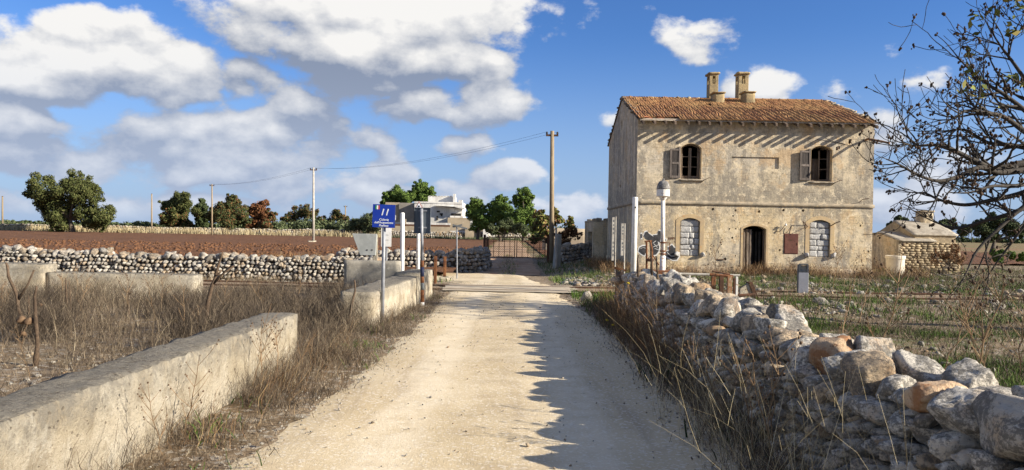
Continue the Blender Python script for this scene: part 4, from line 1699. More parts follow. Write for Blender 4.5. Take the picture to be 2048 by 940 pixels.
def blue_sign():
    b = G(764.5, 646)
    Y = b.y
    root = empty('cycle_route_sign', b, 'blue square cycle route sign number 11 with small tricolour flag on a grey pole', 'sign')
    tilt = at(768, 458, Y)
    ztop = zat(409, 768, Y)
    MB().tube([(b.x, b.y, -.1), (tilt.x, Y, ztop - .02)], .030, 12).build('pole', M['galv'], root, smooth=True)
    c = at(767.5, 432, Y - .06)
    w = (at(790, 432, Y).x - at(744.5, 432, Y).x)
    h = zat(409, 768, Y) - zat(455, 768, Y)
    R = Matrix.Rotation(math.radians(-4), 3, 'Z')
    Mx = Matrix.Translation(c) @ R.to_4x4() @ Matrix.Rotation(math.radians(1.2), 4, 'Y')
    MB().box((-w / 2, 0, -h / 2), (w / 2, .05, h / 2), Mx).build('sign_box', M['sign_edge'], root, bevel=.006)
    panel = MB().box((-w / 2 + .002, -.006, -h / 2 + .002), (w / 2 - .002, -.0005, h / 2 - .002), Mx).build('panel', M['sign_blue'], root)
    RR = (R.to_4x4() @ Matrix.Rotation(math.radians(1.2), 4, 'Y')).to_3x3()

    def put(u, v):
        return Mx @ Vector((u, -.0085, v))
    text('lettering', '11', .155, put(.01, .06), RR, M['letter'], panel, .25)
    text('lettering', 'Ciclovia', .050, put(.005, -.062), RR, M['letter'], panel, .2)
    text('lettering', "dell'Acquedotto", .050, put(.005, -.112), RR, M['letter'], panel, .2)
    text('lettering', 'Pugliese', .050, put(.005, -.162), RR, M['letter'], panel, .2)
    for k, m in enumerate(('green', 'letter', 'red')):
        MB().box((-w / 2 + .045 + .025 * k, -.0082, h / 2 - .085), (-w / 2 + .045 + .025 * (k + 1) - .0005, -.0062, h / 2 - .02), Mx).build('flag_band', M[m], panel)
    MB().box((w / 2 + .0005, .012, -.06), (w / 2 + .006, .04, .02), Mx).build('edge_label', M['grey_metal'], root)
    for dz in (-.1, .1):
        MB().lathe((tilt.x, Y, c.z + dz), [(.034, -.015), (.036, -.01), (.036, .01), (.034, .015)], 12).build('clamp', M['galv'], root)


def grey_sign():
    b = G(845, 611)
    Y = b.y
    root = empty('road_sign', b, 'grey back of a rectangular road sign on a pole with a red striped foot', 'sign')
    t = at(843, 417, Y)
    zs = zat(521, 845, Y)
    ps = Vector((b.x + (t.x - b.x) * (zs / t.z), Y, zs))
    MB().tube([ps, (t.x, Y, t.z)], .034, 12).build('pole', M['galv'], root, smooth=True)
    cols = ['sign_edge', 'red', 'sign_edge', 'red', 'sign_edge', 'white_rusty']
    cuts = np.array([0, .14, .34, .47, .62, .88, 1.0])
    names = ['rust', 'sign_edge', 'rust', 'dark_grey', 'rust', 'white_paint']
    for k in range(6):
        q0 = ps.lerp(Vector((b.x, Y, -.05)), cuts[k])
        q1 = ps.lerp(Vector((b.x, Y, -.05)), cuts[k + 1])
        MB().tube([q0, q1], .041, 12).build('stripe_sleeve', M[names[k]], root, smooth=True)
    c = at(843.5, 441, Y - .045)
    w = at(860, 441, Y).x - at(827, 441, Y).x
    h = zat(415, 843, Y) - zat(467, 843, Y)
    Mx = Matrix.Translation(c) @ Matrix.Rotation(math.radians(-4), 4, 'Z')
    mb = MB().box((-w / 2, .085, -h / 2), (w / 2, .089, h / 2), Mx)
    panel = mb.build('panel', M['sign_grey'], root)
    for lo, hi in (((-w / 2, .06, -h / 2), (-w / 2 + .008, .0848, h / 2)), ((w / 2 - .008, .06, -h / 2), (w / 2, .0848, h / 2)), ((-w / 2 + .0082, .06, h / 2 - .008), (w / 2 - .0082, .0848, h / 2)), ((-w / 2 + .0082, .06, -h / 2), (w / 2 - .0082, .0848, -h / 2 + .008))):
        MB().box(lo, hi, Mx).build('rim', M['sign_grey'], panel)
    for dz in (-.27 * h, .38 * h):
        MB().box((-.09, .07, dz - .015), (.09, .0845, dz + .015), Mx).build('clamp', M['galv'], root)
    return b


blue_sign()
grey_sign()


def warning_triangle():
    # stands behind the grey sign on a white and red peeling post
    Y = 18.6
    b = G(835, 560)
    c = at(838.5, 410, Y)
    base = at(835.5, 560, Y)
    root = empty('warning_sign', (base.x, Y, 0), 'triangular warning sign with red rim peeking over the grey sign back', 'sign')
    MB().tube([(base.x, Y, -.1), (c.x, Y, c.z)], .045, 10).build('post', M['white_rusty'], root, smooth=True)
    zc = c.z
    MB().prism([(c.x - .115, zc - .1), (c.x + .115, zc - .1), (c.x, zc + .10)], Y - .062, Y - .047).build('rim', M['red_dull'], root)
    MB().prism([(c.x - .07, zc - .075), (c.x + .07, zc - .075), (c.x, zc + .05)], Y - .068, Y - .0625).build('panel', M['letter'], root)
    MB().box((c.x - .02, Y - .0745, zc - .055), (c.x + .025, Y - .0685, zc - .015)).build('symbol', M['ink'], root)


M['red_dull'] = material('red_dull', m_simple((.30, .12, .10), (.42, .3, .27), 9, rnd=0))
warning_triangle()


def post(name, px0, py_top, px1, py_base, Y, r, mat, label, cat='post', n=12, top='flat', group=None):
    a = at(px1, py_base, Y)
    b = at(px0, py_top, Y)
    z0 = -.1
    x0 = a.x
    mb = MB()
    if top == 'round':
        d = Vector((b.x - x0, 0, b.z - z0))
        pts = [Vector((x0, Y, z0)) + d * t for t in (0, 1)]
        pts += [pts[-1] + Vector((0, 0, r * .35)), pts[-1] + Vector((0, 0, r * .5))]
        mb.tube(pts, [r, r, r * .75, r * .3], n)
    else:
        mb.tube([(x0, Y, z0), (b.x, Y, b.z)], r, n)
    o = mb.build(name, mat, smooth=False)
    return tag(o, label, cat, group)


# white steel pipe by the stone wall end
def white_pipe():
    Y = 19.0
    a, b = at(1267, 548, Y), at(1270.5, 394, Y)
    root = empty('crossing_post', (a.x, Y, 0), 'thick white steel pipe post with a hole near its top, before the house corner', 'post')
    mb = MB()
    r = .072
    mb.tube([(a.x - .01, Y, -.1), (b.x, Y, b.z - .03), (b.x, Y, b.z - .005), (b.x, Y, b.z)], [r, r, r * .93, r * .5], 16)
    mb.build('pipe', M['white_paint'], root, smooth=True)
    c = at(1270, 415, Y)
    MB().tube([(c.x, Y - r + .01, c.z), (c.x, Y - r - .004, c.z)], .024, 10).build('bolt_hole', M['ink'], root)
    MB().lathe((a.x - .01, Y, -.02), [(.15, 0), (.15, .02), (.08, .03)], 12).build('base_plate', M['rust'], root)


white_pipe()
post('crossing_post', 805, 427, 804, 600, 18.4, .052, M['white_paint'], 'white steel post between the blue sign and the grey sign back', top='round')


def capped_column():
    Y = 22.2
    a = at(1324.5, 560, Y)
    k = Y / FPX
    root = empty('capped_column', (a.x, Y, 0), 'rusty white column with a lantern shaped cap standing before the graffiti', 'column')
    z = lambda py: zat(py, 1326, Y)
    xt = at(1326.5, 380, Y).x
    MB().tube([(a.x, Y, -.05), (a.x, Y, z(512))], .085, 14).build('foot_tube', M['white_rusty'], root, smooth=True)
    MB().tube([(a.x, Y, z(512) - .02), (xt, Y, z(400))], [.068, .062], 14).build('shaft', M['white_rusty'], root, smooth=True)
    MB().lathe((xt, Y, 0), [(.064, z(401)), (.13, z(394)), (.195, z(392.5)), (.195, z(379))], 18).build('drum', M['white_rusty'], root, smooth=False)
    MB().lathe((xt, Y, 0), [(.20, z(378.8)), (.205, z(377)), (.17, z(368)), (.12, z(363)), (.05, z(361)), (.03, z(359)), (.035, z(357.5)), (.0, z(357))], 18).build('cap', M['cap'], root, smooth=True)
    for py in (485, 502, 508):
        MB().lathe((a.x, Y, z(py)), [(.088, -.02), (.10, -.015), (.10, .015), (.088, .02)], 14).build('collar', M['rust'], root)
    MB().tube([(a.x + .08, Y, z(485)), (a.x + .2, Y, z(485)), (a.x + .2, Y, z(500))], .012, 6).build('bracket', M['rust'], root)
    MB().lathe((a.x, Y, -.02), [(.28, 0), (.28, .06), (.12, .08)], 14).build('base_plate', M['rust'], root)


M['cap'] = material('cap', m_simple((.13, .125, .12), (.22, .21, .20), 7, (.42, .40, .36), .4, .01, rnd=0))
capped_column()


def lever_frame():
    """rusted crank stand of the old barrier in front of the graffiti"""
    Y = 21.9
    p = lambda x, y, dy=0: at(x, y, Y + dy)
    root = empty('lever_stand', (p(1300, 560).x, Y, 0), 'rusty lever stand of the old barrier beside the capped column', 'lever stand')
    g = lambda x: (p(x, 560).x, Y, -.05)
    MB().tube([g(1294), p(1293, 484)], .03, 8).build('upright', M['rust'], root)
    MB().tube([g(1304), p(1304, 500), p(1300, 481)], .032, 8).build('upright', M['rust'], root)
    MB().tube([p(1289, 483), p(1304, 482)], .025, 8).build('top_bar', M['rust'], root)
    MB().tube([p(1294, 520), p(1304, 508), p(1318, 530)], .02, 8).build('brace', M['rust'], root)
    MB().lathe(p(1300, 520, -.05), [(.03, -.05), (.12, -.03), (.12, .03), (.03, .05)], 12).build('winch_drum', M['rust_dark'], root)
    x0, x1 = p(1288, 540).x, p(1352, 540).x
    MB().box((x0, Y - .2, -.1), (x1, Y + .5, zat(541, 1320, Y))).build('bed_plate', M['rust'], root, bevel=.01)


lever_frame()


def utility_bollard():
    b = G(1606, 588)
    Y = b.y
    k = Y / FPX
    root = empty('utility_bollard', b, 'grey metal utility bollard with a dark framed window in its head, standing in the yard', 'bollard')
    w = 19.5 * k
    h1 = zat(545, 1606, Y)
    h2 = zat(527.5, 1606, Y)
    R = Matrix.Translation((b.x, Y, 0)) @ Matrix.Rotation(math.radians(-14), 4, 'Z')
    MB().box((-w / 2 + .012, 0, -.1), (w / 2, .15, h1 - .002), R).build('body', M['grey_metal'], root, bevel=.004)
    MB().box((-w / 2 - .01, .004, -.1), (-w / 2 + .0118, .152, h2 - .03), R).build('side_rail', M['dark_grey'], root)
    # ring shaped head
    o = [(-w / 2 + .012, h1), (w / 2, h1), (w / 2, h2 - .03), (w / 2 - .03, h2), (-w / 2 + .05, h2), (-w / 2 + .012, h2 - .03)]
    i = [(-w / 2 + .06, h1 + .025), (w / 2 - .04, h1 + .025), (w / 2 - .04, h2 - .05), (w / 2 - .055, h2 - .03), (-w / 2 + .08, h2 - .03), (-w / 2 + .06, h2 - .05)]
    n = 6
    vs = [(p[0], 0, p[1]) for p in o] + [(p[0], 0, p[1]) for p in i] + [(p[0], .15, p[1]) for p in o] + [(p[0], .15, p[1]) for p in i]
    vs = [R @ Vector(v) for v in vs]
    fs = []
    for k2 in range(n):
        j = (k2 + 1) % n
        fs += [(k2, j, n + j, n + k2), (2 * n + k2, 3 * n + k2, 3 * n + j, 2 * n + j), (k2, 2 * n + k2, 2 * n + j, j), (n + k2, n + j, 3 * n + j, 3 * n + k2)]
    MB().add(vs, fs).build('head_frame', M['dark_grey'], root)
    MB().box((-w / 2 + .06, .135, h1 + .026), (w / 2 - .041, .148, h2 - .051), R).build('window', M['plastic'], root)


utility_bollard()


def wall_end_post():
    Y = 15.5
    a = at(1240, 604, Y)
    root = empty('gate_post', (a.x, Y, 0), 'rusty grey angle iron post at the far end of the right hand stone wall', 'post')
    z1 = zat(538, 1240, Y)
    x0, x1 = at(1231, 560, Y).x, at(1246, 560, Y).x
    MB().box((x0, Y, -.1), (x0 + .05, Y + .05, z1)).build('leg', M['rust_grey'], root)
    MB().box((x1 - .05, Y - .04, -.1), (x1, Y + .05, z1 - .01)).build('leg', M['rust_grey'], root)
    MB().box((x0 + .052, Y + .01, .02), (x1 - .052, Y + .02, z1 - .05)).build('plate', M['rust_grey'], root)
    Mx = Matrix.Translation((x0 - .03, Y - .03, z1)) @ Matrix.Rotation(math.radians(14), 4, 'Y')
    MB().box((0, 0, 0), (.25, .08, .05), Mx).build('cap_bar', M['rust'], root)


M['rust_grey'] = material('rust_grey', m_simple((.17, .15, .13), (.12, .075, .05), 6, (.22, .13, .08), .4, .005, rnd=.1))
wall_end_post()


def rusty_gantry():
    """low scaffold of rails and bars beyond the wall"""
    Y = 17.6
    p = lambda x, y, dy=0.: at(x, y, Y + dy)
    root = empty('iron_stand', (p(1450, 590).x, Y, 0), 'low rusted iron stand with four posts standing behind the right hand stone wall', 'iron stand')
    for x, yt, r, m in ((1427, 553, .05, 'rust'), (1443, 553, .05, 'rust_dark'), (1459, 552, .055, 'rust_pale'), (1469, 556, .03, 'rust_dark')):
        a = p(x, yt)
        MB().box((a.x - r, Y - r * .7, -.05), (a.x + r, Y + r * .7, a.z)).build('post', M[m], root, bevel=.006)
    a = p(1474, 554, -.2)
    MB().box((a.x - .022, Y - .22, -.05), (a.x + .022, Y - .18, a.z)).build('white_post', M['white_rusty'], root)
    a, b = p(1420, 549), p(1466, 553)
    MB().tube([a, b], .035, 8).build('top_bar', M['rust'], root)
    a, b = p(1424, 542, .4), p(1460, 549, .4)
    MB().tube([a, b], .025, 6).build('top_bar', M['rust_dark'], root)
    MB().tube([p(1477, 591, .1), p(1512, 589, .1)], .04, 8).build('foot_bar', M['rust_dark'], root)


M['rust_pale'] = material('rust_pale', m_simple((.34, .24, .15), (.24, .11, .05), 5, (.4, .36, .3), .4, .006, rnd=0))
rusty_gantry()


def fragment():
    Y = 18.2
    p = lambda x, y: at(x, y, Y)
    a, b, c, d = p(1480, 590), p(1515, 590), p(1512, 577), p(1495, 566)
    root = empty('broken_slab', (a.x + .3, Y, 0), 'triangular broken concrete slab leaning on a rusty plate in the yard', 'slab')
    MB().prism([(a.x, .0), (b.x - .05, .0), (d.x + .02, d.z), (p(1480, 577).x, p(1480, 577).z)], Y, Y + .1).build('slab', M['concrete'], root, bevel=.012)
    MB().prism([(d.x + .03, d.z + .02), (d.x + .11, d.z + .03), (b.x + .03, .06), (b.x - .05, .0)], Y - .03, Y + .22).build('rusty_plate', M['rust_dark'], root)


fragment()


def hand_rail():
    Y = 24.2
    a, b = at(1338, 547, Y), at(1480, 551, Y)
    root = empty('pipe_rail', ((a.x + b.x) / 2, Y, 0), 'long pale horizontal pipe on short supports in front of the house wall', 'pipe')
    MB().tube([a, b], .04, 8).build('pipe', M['pole_pale'], root)
    for t in (.1, .29, .62, .95):
        q = a.lerp(b, t)
        MB().tube([(q.x, Y, -.1), (q.x, Y, q.z - .03)], .03, 8).build('support', M['white_rusty'], root)


hand_rail()


def trapezoid_slab():
    Y = 17.6
    p = lambda x, y: at(x, y, Y)
    root = empty('trapezoid_slab', (p(740, 600).x, Y, 0), 'grey concrete trapezoid slab on a stub post above the parapet', 'slab')
    P = [p(704, 467), p(753.5, 468), p(751, 511), p(720, 510.5)]
    MB().prism([(q.x, q.z) for q in P][::-1], Y, Y + .07).build('slab', M['slab'], root, bevel=.006)
    a, b = p(744, 512), p(753, 512)
    MB().box((a.x, Y + .072, -.1), (b.x, Y + .16, p(750, 470).z)).build('stub_post', M['concrete'], root, bevel=.006)
    for x, y in ((734, 500), (744, 500)):
        c = p(x, y)
        MB().tube([(c.x, Y + .004, c.z), (c.x, Y - .006, c.z)], .02, 8).build('bolt_hole', M['ink'], root)


M['slab'] = material('slab', m_simple((.34, .35, .33), (.28, .29, .275), 4, None, .3, .006, rnd=0))
trapezoid_slab()


def notice_board():
    Y = 18.0
    p = lambda x, y: at(x, y, Y)
    root = empty('notice_board', (p(772, 600).x, Y, 0), 'faded white notice plate half hidden behind the blue sign and its pole', 'notice board')
    a, b = p(762, 493), p(783, 456)
    MB().box((a.x, Y, a.z), (b.x, Y + .012, b.z)).build('plate', M['white_paint'], root)
    for k, py in enumerate((470, 480)):
        c = p(774.5, py)
        MB().box((c.x - .04, Y - .003, c.z - .006), (c.x + .03, Y - .0005, c.z + .006)).build('print_line', M['galv'], root)
    MB().tube([(p(773, 500).x, Y + .035, -.1), (p(773, 470).x, Y + .035, b.z)], .022, 8).build('pole', M['galv'], root)


notice_board()


def board_on_pole(px0, px1, pyt, pyb, pole_px, pole_top, Y, label, right):
    p = lambda x, y: at(x, y, Y)
    root = empty('gauge_board', (p(pole_px, 540).x, Y, 0), label, 'board')
    MB().tube([(p(pole_px, 540).x, Y, -.1), (p(pole_px, 500).x, Y, zat(pole_top, pole_px, Y))], .022, 8).build('pole', M['pole_pale'], root)
    a, b = p(px0, pyb), p(px1, pyt)
    split = a.z + (b.z - a.z) * .5
    n = 0
    for lo, hi in ((a.z, split - .004), (split + .004, b.z)):
        br = MB().box((a.x, Y - .012, lo), (b.x, Y + .008, hi)).build('board', M['pole_pale'], root)
        z = hi - .1
        r = random.Random(int(px0))
        while z > lo + .12:
            hgt = r.uniform(.035, .08)
            MB().box((a.x + (b.x - a.x) * .4, Y - .0155, z - hgt), (b.x - .012, Y - .0125, z)).build('mark', M['dark_grey'], br)
            z -= hgt + r.uniform(.05, .1)


board_on_pole(1223, 1229.3, 434.5, 521, 1230.3, 433, 27.4, 'tall narrow white board with dark marks, the farther of two by the house side', False)
board_on_pole(1241.5, 1248, 447, 511, 1248.5, 447, 26.2, 'narrow white board with dark marks on a thin pole, next to the house corner', True)


def crossing_arm_sign():
    Y = 27.6
    p = lambda x, y: at(x, y, Y)
    root = empty('crossing_sign', (p(914, 540).x, Y, 0), 'thin grey pole with a small cross arm sign before the shaded stone wall', 'sign')
    MB().tube([(p(914.5, 540).x, Y, -.3), (p(913.5, 455).x, Y, zat(450, 914, Y))], .026, 8).build('pole', M['galv'], root)
    for s in (-1, 1):
        Mx = Matrix.Translation(p(914, 452)) @ Matrix.Rotation(math.radians(14 * s), 4, 'Y')
        MB().box((-.17, -.05 - .012 * s, -.03), (.40 if s > 0 else .2, -.04 - .012 * s, .03), Mx).build('arm', M['dark_grey'], root)


crossing_arm_sign()

# rusty stub posts by the side road
for (px, pyt, pyb, lab) in ((889, 513, 559, 'short rusty iron post set in a small concrete foot beside the side road'), (870, 512, 575, 'rusty iron post close behind the end of the concrete parapet')):
    b = G(px, pyb) if px == 889 else Vector((at(px, pyb, 21.9).x, 21.9, 0))
    root = empty('iron_post', b, lab, 'post')
    t = at(px, pyt, b.y)
    MB().box((b.x - .045, b.y - .03, -.1), (b.x + .045, b.y + .03, t.z)).build('post', M['rust_post'] if 'rust_post' in M else M['rust'], root, bevel=.008)
    if px == 889:
        link('foot', rough_box((b.x - .16, b.y - .14, -.1), (b.x + .16, b.y + .14, .09), .07, .01, .03), M['concrete'], root)

# white kerb stone by the rail
k = G(1173, 606)
V, F = rock_verts(3, 77, .03, 7)
o = link('kerb_stone', mesh_np('kerb_stone', V * np.array([.13, .12, .16]) + np.array([k.x, k.y, .12]), F), M['pale_rock'] if 'pale_rock' in M else M['rubble'])
tag(o, 'squat white limestone block at the right edge of the lane by the rail', 'stone')

# leaning concrete post and white plank by the gate
Y = 36.5
p = lambda x, y: at(x, y, Y)
root = empty('leaning_post', (p(1112, 545).x, Y, 0), 'grey concrete post leaning right beside the gate with a pale plank against it', 'post')
a, b = p(1112, 543), p(1117, 468)
MB().tube([(a.x, Y, a.z - .1), (b.x, Y, b.z)], [.20, .16], 4).build('post', M['slab'], root)
a, b = p(1111, 543), p(1112, 455)
MB().tube([(a.x, Y - .28, a.z - .1), (b.x, Y - .22, b.z)], [.06, .045], 6).build('plank', M['pole_pale'], root)


# ------------------------------------------------------------------ field gate
def gate():
    Y = 42.0
    p = lambda x, y: at(x, y, Y)
    root = empty('field_gate', (p(1030, 520).x, Y, 0), 'rusty two leaf mesh field gate closing the red earth track', 'gate')
    zt, zb = zat(474, 1030, Y), zat(516, 1030, Y)
    x0, x1, xm = p(972, 500).x, p(1091, 500).x, p(1031.5, 500).x
    for x, h, r in ((p(969, 500).x, zat(469, 970, Y), .07), (p(974, 500).x, zat(473, 970, Y), .05), (p(1096, 500).x, zat(472, 1096, Y), .07)):
        MB().box((x - r, Y - r, -.2), (x + r, Y + r, h)).build('gate_post', M['rust_dark'], root)
    for a, b in ((x0 + .12, xm - .03), (xm + .03, x1)):
        mb = MB()
        mb.box((a, Y - .02, zt - .05), (b, Y + .02, zt))
        mb.box((a, Y - .02, zb), (b, Y + .02, zb + .05))
        lf = mb.box((a, Y - .02, zb + .052), (a + .05, Y + .02, zt - .052)).box((b - .05, Y - .02, zb + .052), (b, Y + .02, zt - .052)).build('gate_leaf', M['rust_dark'], root)
        n = 5
        for k in range(1, n):
            x = a + (b - a) * k / n
            MB().box((x - .016, Y - .012, zb + .052), (x + .016, Y + .012, zt - .052)).build('bar', M['rust_dark'], lf)
        for t in (.28, .52, .76):
            MB().box((a + .052, Y + .0125, zb + (zt - zb) * t), (b - .052, Y + .03, zb + (zt - zb) * t + .02)).build('rail', M['rust_dark'], lf)
        # chain link
        mb = MB()
        step = .12
        H = zt - zb - .1
        for sgn in (1, -1):
            u = a - H
            while u < b + H:
                q0, q1 = (u, zb + .05), (u + sgn * H, zt - .05)
                pts = []
                t0, t1 = 0, 1
                for (A, B) in ((a, b),):
                    d = q1[0] - q0[0]
                    ta, tb = (A - q0[0]) / d, (B - q0[0]) / d
                    t0, t1 = max(t0, min(ta, tb)), min(t1, max(ta, tb))
                if t0 < t1:
                    mb.tube([(q0[0] + (q1[0] - q0[0]) * t0, Y + .034 + .004 * sgn, q0[1] + H * t0), (q0[0] + (q1[0] - q0[0]) * t1, Y + .034 + .004 * sgn, q0[1] + H * t1)], .006, 3, False)
                u += step
        o = mb.build('chain_mesh', M['rust_dark'], lf)
        o['kind'] = 'stuff'


gate()


# ------------------------------------------------------------------ outbuildings
def hut():
    Y = 39.5
    X0 = at(1186, 480, Y).x
    D = 4.6
    zt = zat(440, 1190, Y)
    root = empty('stone_hut', (X0 + 1.5, Y + D / 2, 0), 'small flat roofed plastered hut with a dark doorway beside the house', 'hut')
    outer = MB().box((X0, Y, -.3), (X0 + 3.2, Y + D, zt)).mesh('o')
    inner = MB().box((X0 + .3, Y + .3, -.2), (X0 + 2.9, Y + D - .3, zt - .25)).mesh('i')
    dw = MB().box((X0 - .3, Y + .45, -.2), (X0 + .5, Y + 2.7, zt - .62)).mesh('d')
    link('wall', apply_boolean(outer, [inner, dw]), M['plaster'], root)
    its = []
    rnd = random.Random(4)
    for k in range(40):
        its.append(((X0 + rnd.uniform(.05, 3.1), Y + (rnd.uniform(.05, .3) if k < 26 else rnd.uniform(.1, D - .2)), zt + .03), rand_rot(.4), (rnd.uniform(.08, .2), rnd.uniform(.08, .16), rnd.uniform(.04, .1))))
    V, F = bake_rocks(its, 2)
    link('coping', mesh_np('coping', V, F), M['trim'], root)
    MB().box((X0 - .015, Y - .015, zt - .1), (X0 + 3.2, Y + D, zt - .003)).build('roof_edge', M['trim'], root)


hut()


def oven_house():
    Y = 35.6
    ya, yb = Y, 39.6
    a = at(1796, 540, Y)
    X0 = a.x
    ze = zat(482, 1796, Y)
    k = Y / FPX
    Xg = at(1753.5, 520, yb).x
    root = empty('oven_house', (X0 + 2, Y + 2, 0), 'low gabled stone outbuilding with a square chimney and pale lid roof right of the house', 'outbuilding')
    # front long wall faces the lane, gable end turned left
    W = 1.75
    dep = yb - ya
    ym = (ya + yb) / 2
    zr = ze + .42
    blk = MB().prism([(ya, -.3), (yb, -.3), (yb, ze - .1), (ym, zr), (ya, ze)], X0 + .09, X0 + W, 'x')
    core = blk.build('wall', M['tuff'], root)
    # coursed masonry skin on the sunny side, stone by stone
    rnd = random.Random(8)
    z = -.02
    n = 0
    while z < ze - .06:
        h = rnd.uniform(.10, .135)
        x = X0 + (0 if (n % 2) else -.0)
        first = True
        while x < X0 + W + 1.2:
            w = rnd.uniform(.22, .36) if not (first and n % 2) else .16
            w = min(w, X0 + W + 1.2 - x)
            first = False
            if w > .08:
                y = ya - .06 + rnd.uniform(-.008, .008)
                me = rough_box((x + .006, y, z + .005), (x + w - .006, ya - .001, z + h - .005), .12, .012, .03, seed=rnd.random() * 30)
                link('brick', me, M['tuff'], core)
            x += w
        z += h
        n += 1
    MB().prism([(ya - .05, -.3), (yb, -.3), (yb, ze - .1), (ym, zr), (ya - .05, ze)], X0 - .02, X0 + .085, 'x').build('gable_wall', M['plaster'], root)
    rf = link('roof', rough_box((X0 - .06, ya - .12, -.04), (X0 + W + .05, ym + .0, .04), .2, .01, .03, M=Matrix.Translation((0, ya, ze + .03)) @ Matrix.Rotation(math.atan2(zr - ze, ym - ya), 4, 'X') @ Matrix.Translation((0, -ya, 0))), M['pale_roof'], root)
    link('roof', rough_box((X0 - .06, ym, zr - .03), (X0 + W + .05, yb + .05, zr + .02), .3, .01, .03, top=lambda x, y: -(y - ym) * .22), M['pale_roof'], root)
    # taller back part with chimney
    x2 = at(1828, 470, 38.6).x
    b0, b1 = at(1834, 450, 38.0), at(1858, 450, 38.0)
    zc = zat(421, 1845, 38.0)
    up = MB().prism([(ya + .4, -.3), (yb + .8, -.3), (yb + .8, ze + .2), (ya + 2.4, ze + 1.0), (ya + .4, ze + .28)], X0 + W - .75, X0 + W + 1.25, 'x').build('wall', M['tuff'], root)
    link('roof', rough_box((X0 + W - .85, 0, -.04), (X0 + W + 1.35, 2.15, .04), .2, .012, .03, M=Matrix.Translation((0, ya + .33, ze + .30)) @ Matrix.Rotation(math.atan2(.72, 2.0), 4, 'X')), M['pale_roof'], root)
    MB().box((X0 + W + .02, ya + .0, -.3), (X0 + W + 1.25, ya + .395, ze - .05)).build('wall', M['tuff'], root)
    ch = link('chimney', rough_box((b0.x, 37.6, ze + .4), (b1.x, 38.2, zc - .1), .14, .01, .02), M['plaster'], root)
    link('chimney_cap', rough_box((b0.x - .04, 37.56, zc - .1), (b1.x + .04, 38.24, zc), .14, .01, .03), M['trim'], ch)


M['pale_roof'] = material('pale_roof', m_simple((.38, .34, .27), (.26, .225, .175), 2.5, (.18, .16, .125), .5, .02, rnd=0))
oven_house()


def barrel():
    Y = 33.0
    c = at(1790, 546, Y)
    k = Y / FPX
    root = empty('plastic_barrel', (c.x, Y, 0), 'cream plastic barrel with a wide rim standing by the outbuilding corner', 'barrel')
    h = zat(511, 1790, Y)
    r0, r1 = 16.6 * k, 17.8 * k
    MB().lathe((c.x, Y, 0), [(r0, 0.0), (r0 * 1.0, .04), (r1 * .96, h - .16), (r1 * .97, h - .15)], 28).build('body', M['plastic'], root, smooth=True)
    MB().lathe((c.x, Y, 0), [(r1 * .97, h - .149), (r1 * 1.04, h - .14), (r1 * 1.06, h - .03), (r1 * 1.02, h), (r1 * .95, h), (r1 * .93, h - .1)], 28).build('rim', M['plastic'], root)


barrel()


def farmhouse():
    Y = 138.0
    p = lambda x, y, dy=0: at(x, y, Y + dy)
    root = empty('farmhouse', (p(870, 460).x, Y, 0), 'white weathered flat roofed farmhouse with a parapet storey among trees', 'farmhouse')

    def blk(name, x0, x1, yt, yb, y0, y1, mat, par=root):
        a, b = at(x0, yb, y0), at(x1, yt, y0)
        return MB().box((a.x, y0, -.5 if yb > 458 else a.z), (b.x, y1, b.z)).build(name, mat, par)
    main = blk('wall', 828, 925, 406, 462, 138, 148, M['farm_wall'])
    blk('parapet', 828.3, 925, 404.5, 406, 137.9, 148.2, M['farm_wall'])
    blk('upper_storey', 856, 908, 393, 406.2, 140, 147, M['farm_wall'])
    for x in range(858, 906, 6):
        blk('merlon', x, x + 4, 391.5, 393, 140.0, 140.5, M['farm_wall'])
    blk('chimney', 906, 911, 388, 405, 139, 140, M['farm_wall'])
    blk('chimney', 917, 924, 400, 405, 139, 142, M['farm_wall'])
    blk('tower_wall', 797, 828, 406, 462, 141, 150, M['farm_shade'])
    blk('side_wall', 770, 798, 405, 462, 143, 150, M['farm_tan'])
    blk('lean_to', 895, 940, 436, 462, 134, 138, M['farm_tan'])
    blk('lean_to', 940, 948, 437, 462, 134, 138, M['farm_wall'])
    # stair slab and shadowed loggia
    a, b = at(900, 426, 137.3), at(926, 419, 137.3)
    MB().prism([(a.x, at(870, 410, 137.3).z - .15), (b.x + .3, b.z), (b.x + .3, b.z + .3), (at(869, 411, 137.3).x, at(869, 411, 137.3).z)], 136.6, 137.95).build('stair_slab', M['farm_wall'], root)
    blk('balcony', 900, 926, 432, 435, 135.2, 137.98, M['farm_wall'])
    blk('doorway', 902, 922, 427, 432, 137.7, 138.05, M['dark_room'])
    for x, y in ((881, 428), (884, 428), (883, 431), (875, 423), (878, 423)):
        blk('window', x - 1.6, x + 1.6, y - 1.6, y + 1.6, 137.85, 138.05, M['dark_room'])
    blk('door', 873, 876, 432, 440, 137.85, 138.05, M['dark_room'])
    # yard walls in front
    y = 131
    blk('yard_wall', 757, 900, 446, 474, 131.5, 132.2, M['farm_wall'])
    blk('yard_wall', 757, 965, 455, 474, 130.6, 131.3, M['farm_tan'])
    blk('yard_wall', 800, 812, 438, 450, 131.1, 131.4, M['farm_tan'])
    blk('gutter', 757, 900, 450, 451.8, 131.0, 131.48, M['rust_dark'])
    blk('yard_wall', 900, 990, 463, 476, 129.8, 130.5, M['farm_wall'])
    blk('water_tank', 966, 976, 455, 464, 128.5, 129.6, M['white_paint'])
    blk('shed', 930, 962, 455, 474, 129.0, 130.4, M['farm_tan'])
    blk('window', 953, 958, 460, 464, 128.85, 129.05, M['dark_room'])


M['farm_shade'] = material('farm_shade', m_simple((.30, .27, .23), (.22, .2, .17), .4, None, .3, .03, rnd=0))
farmhouse()

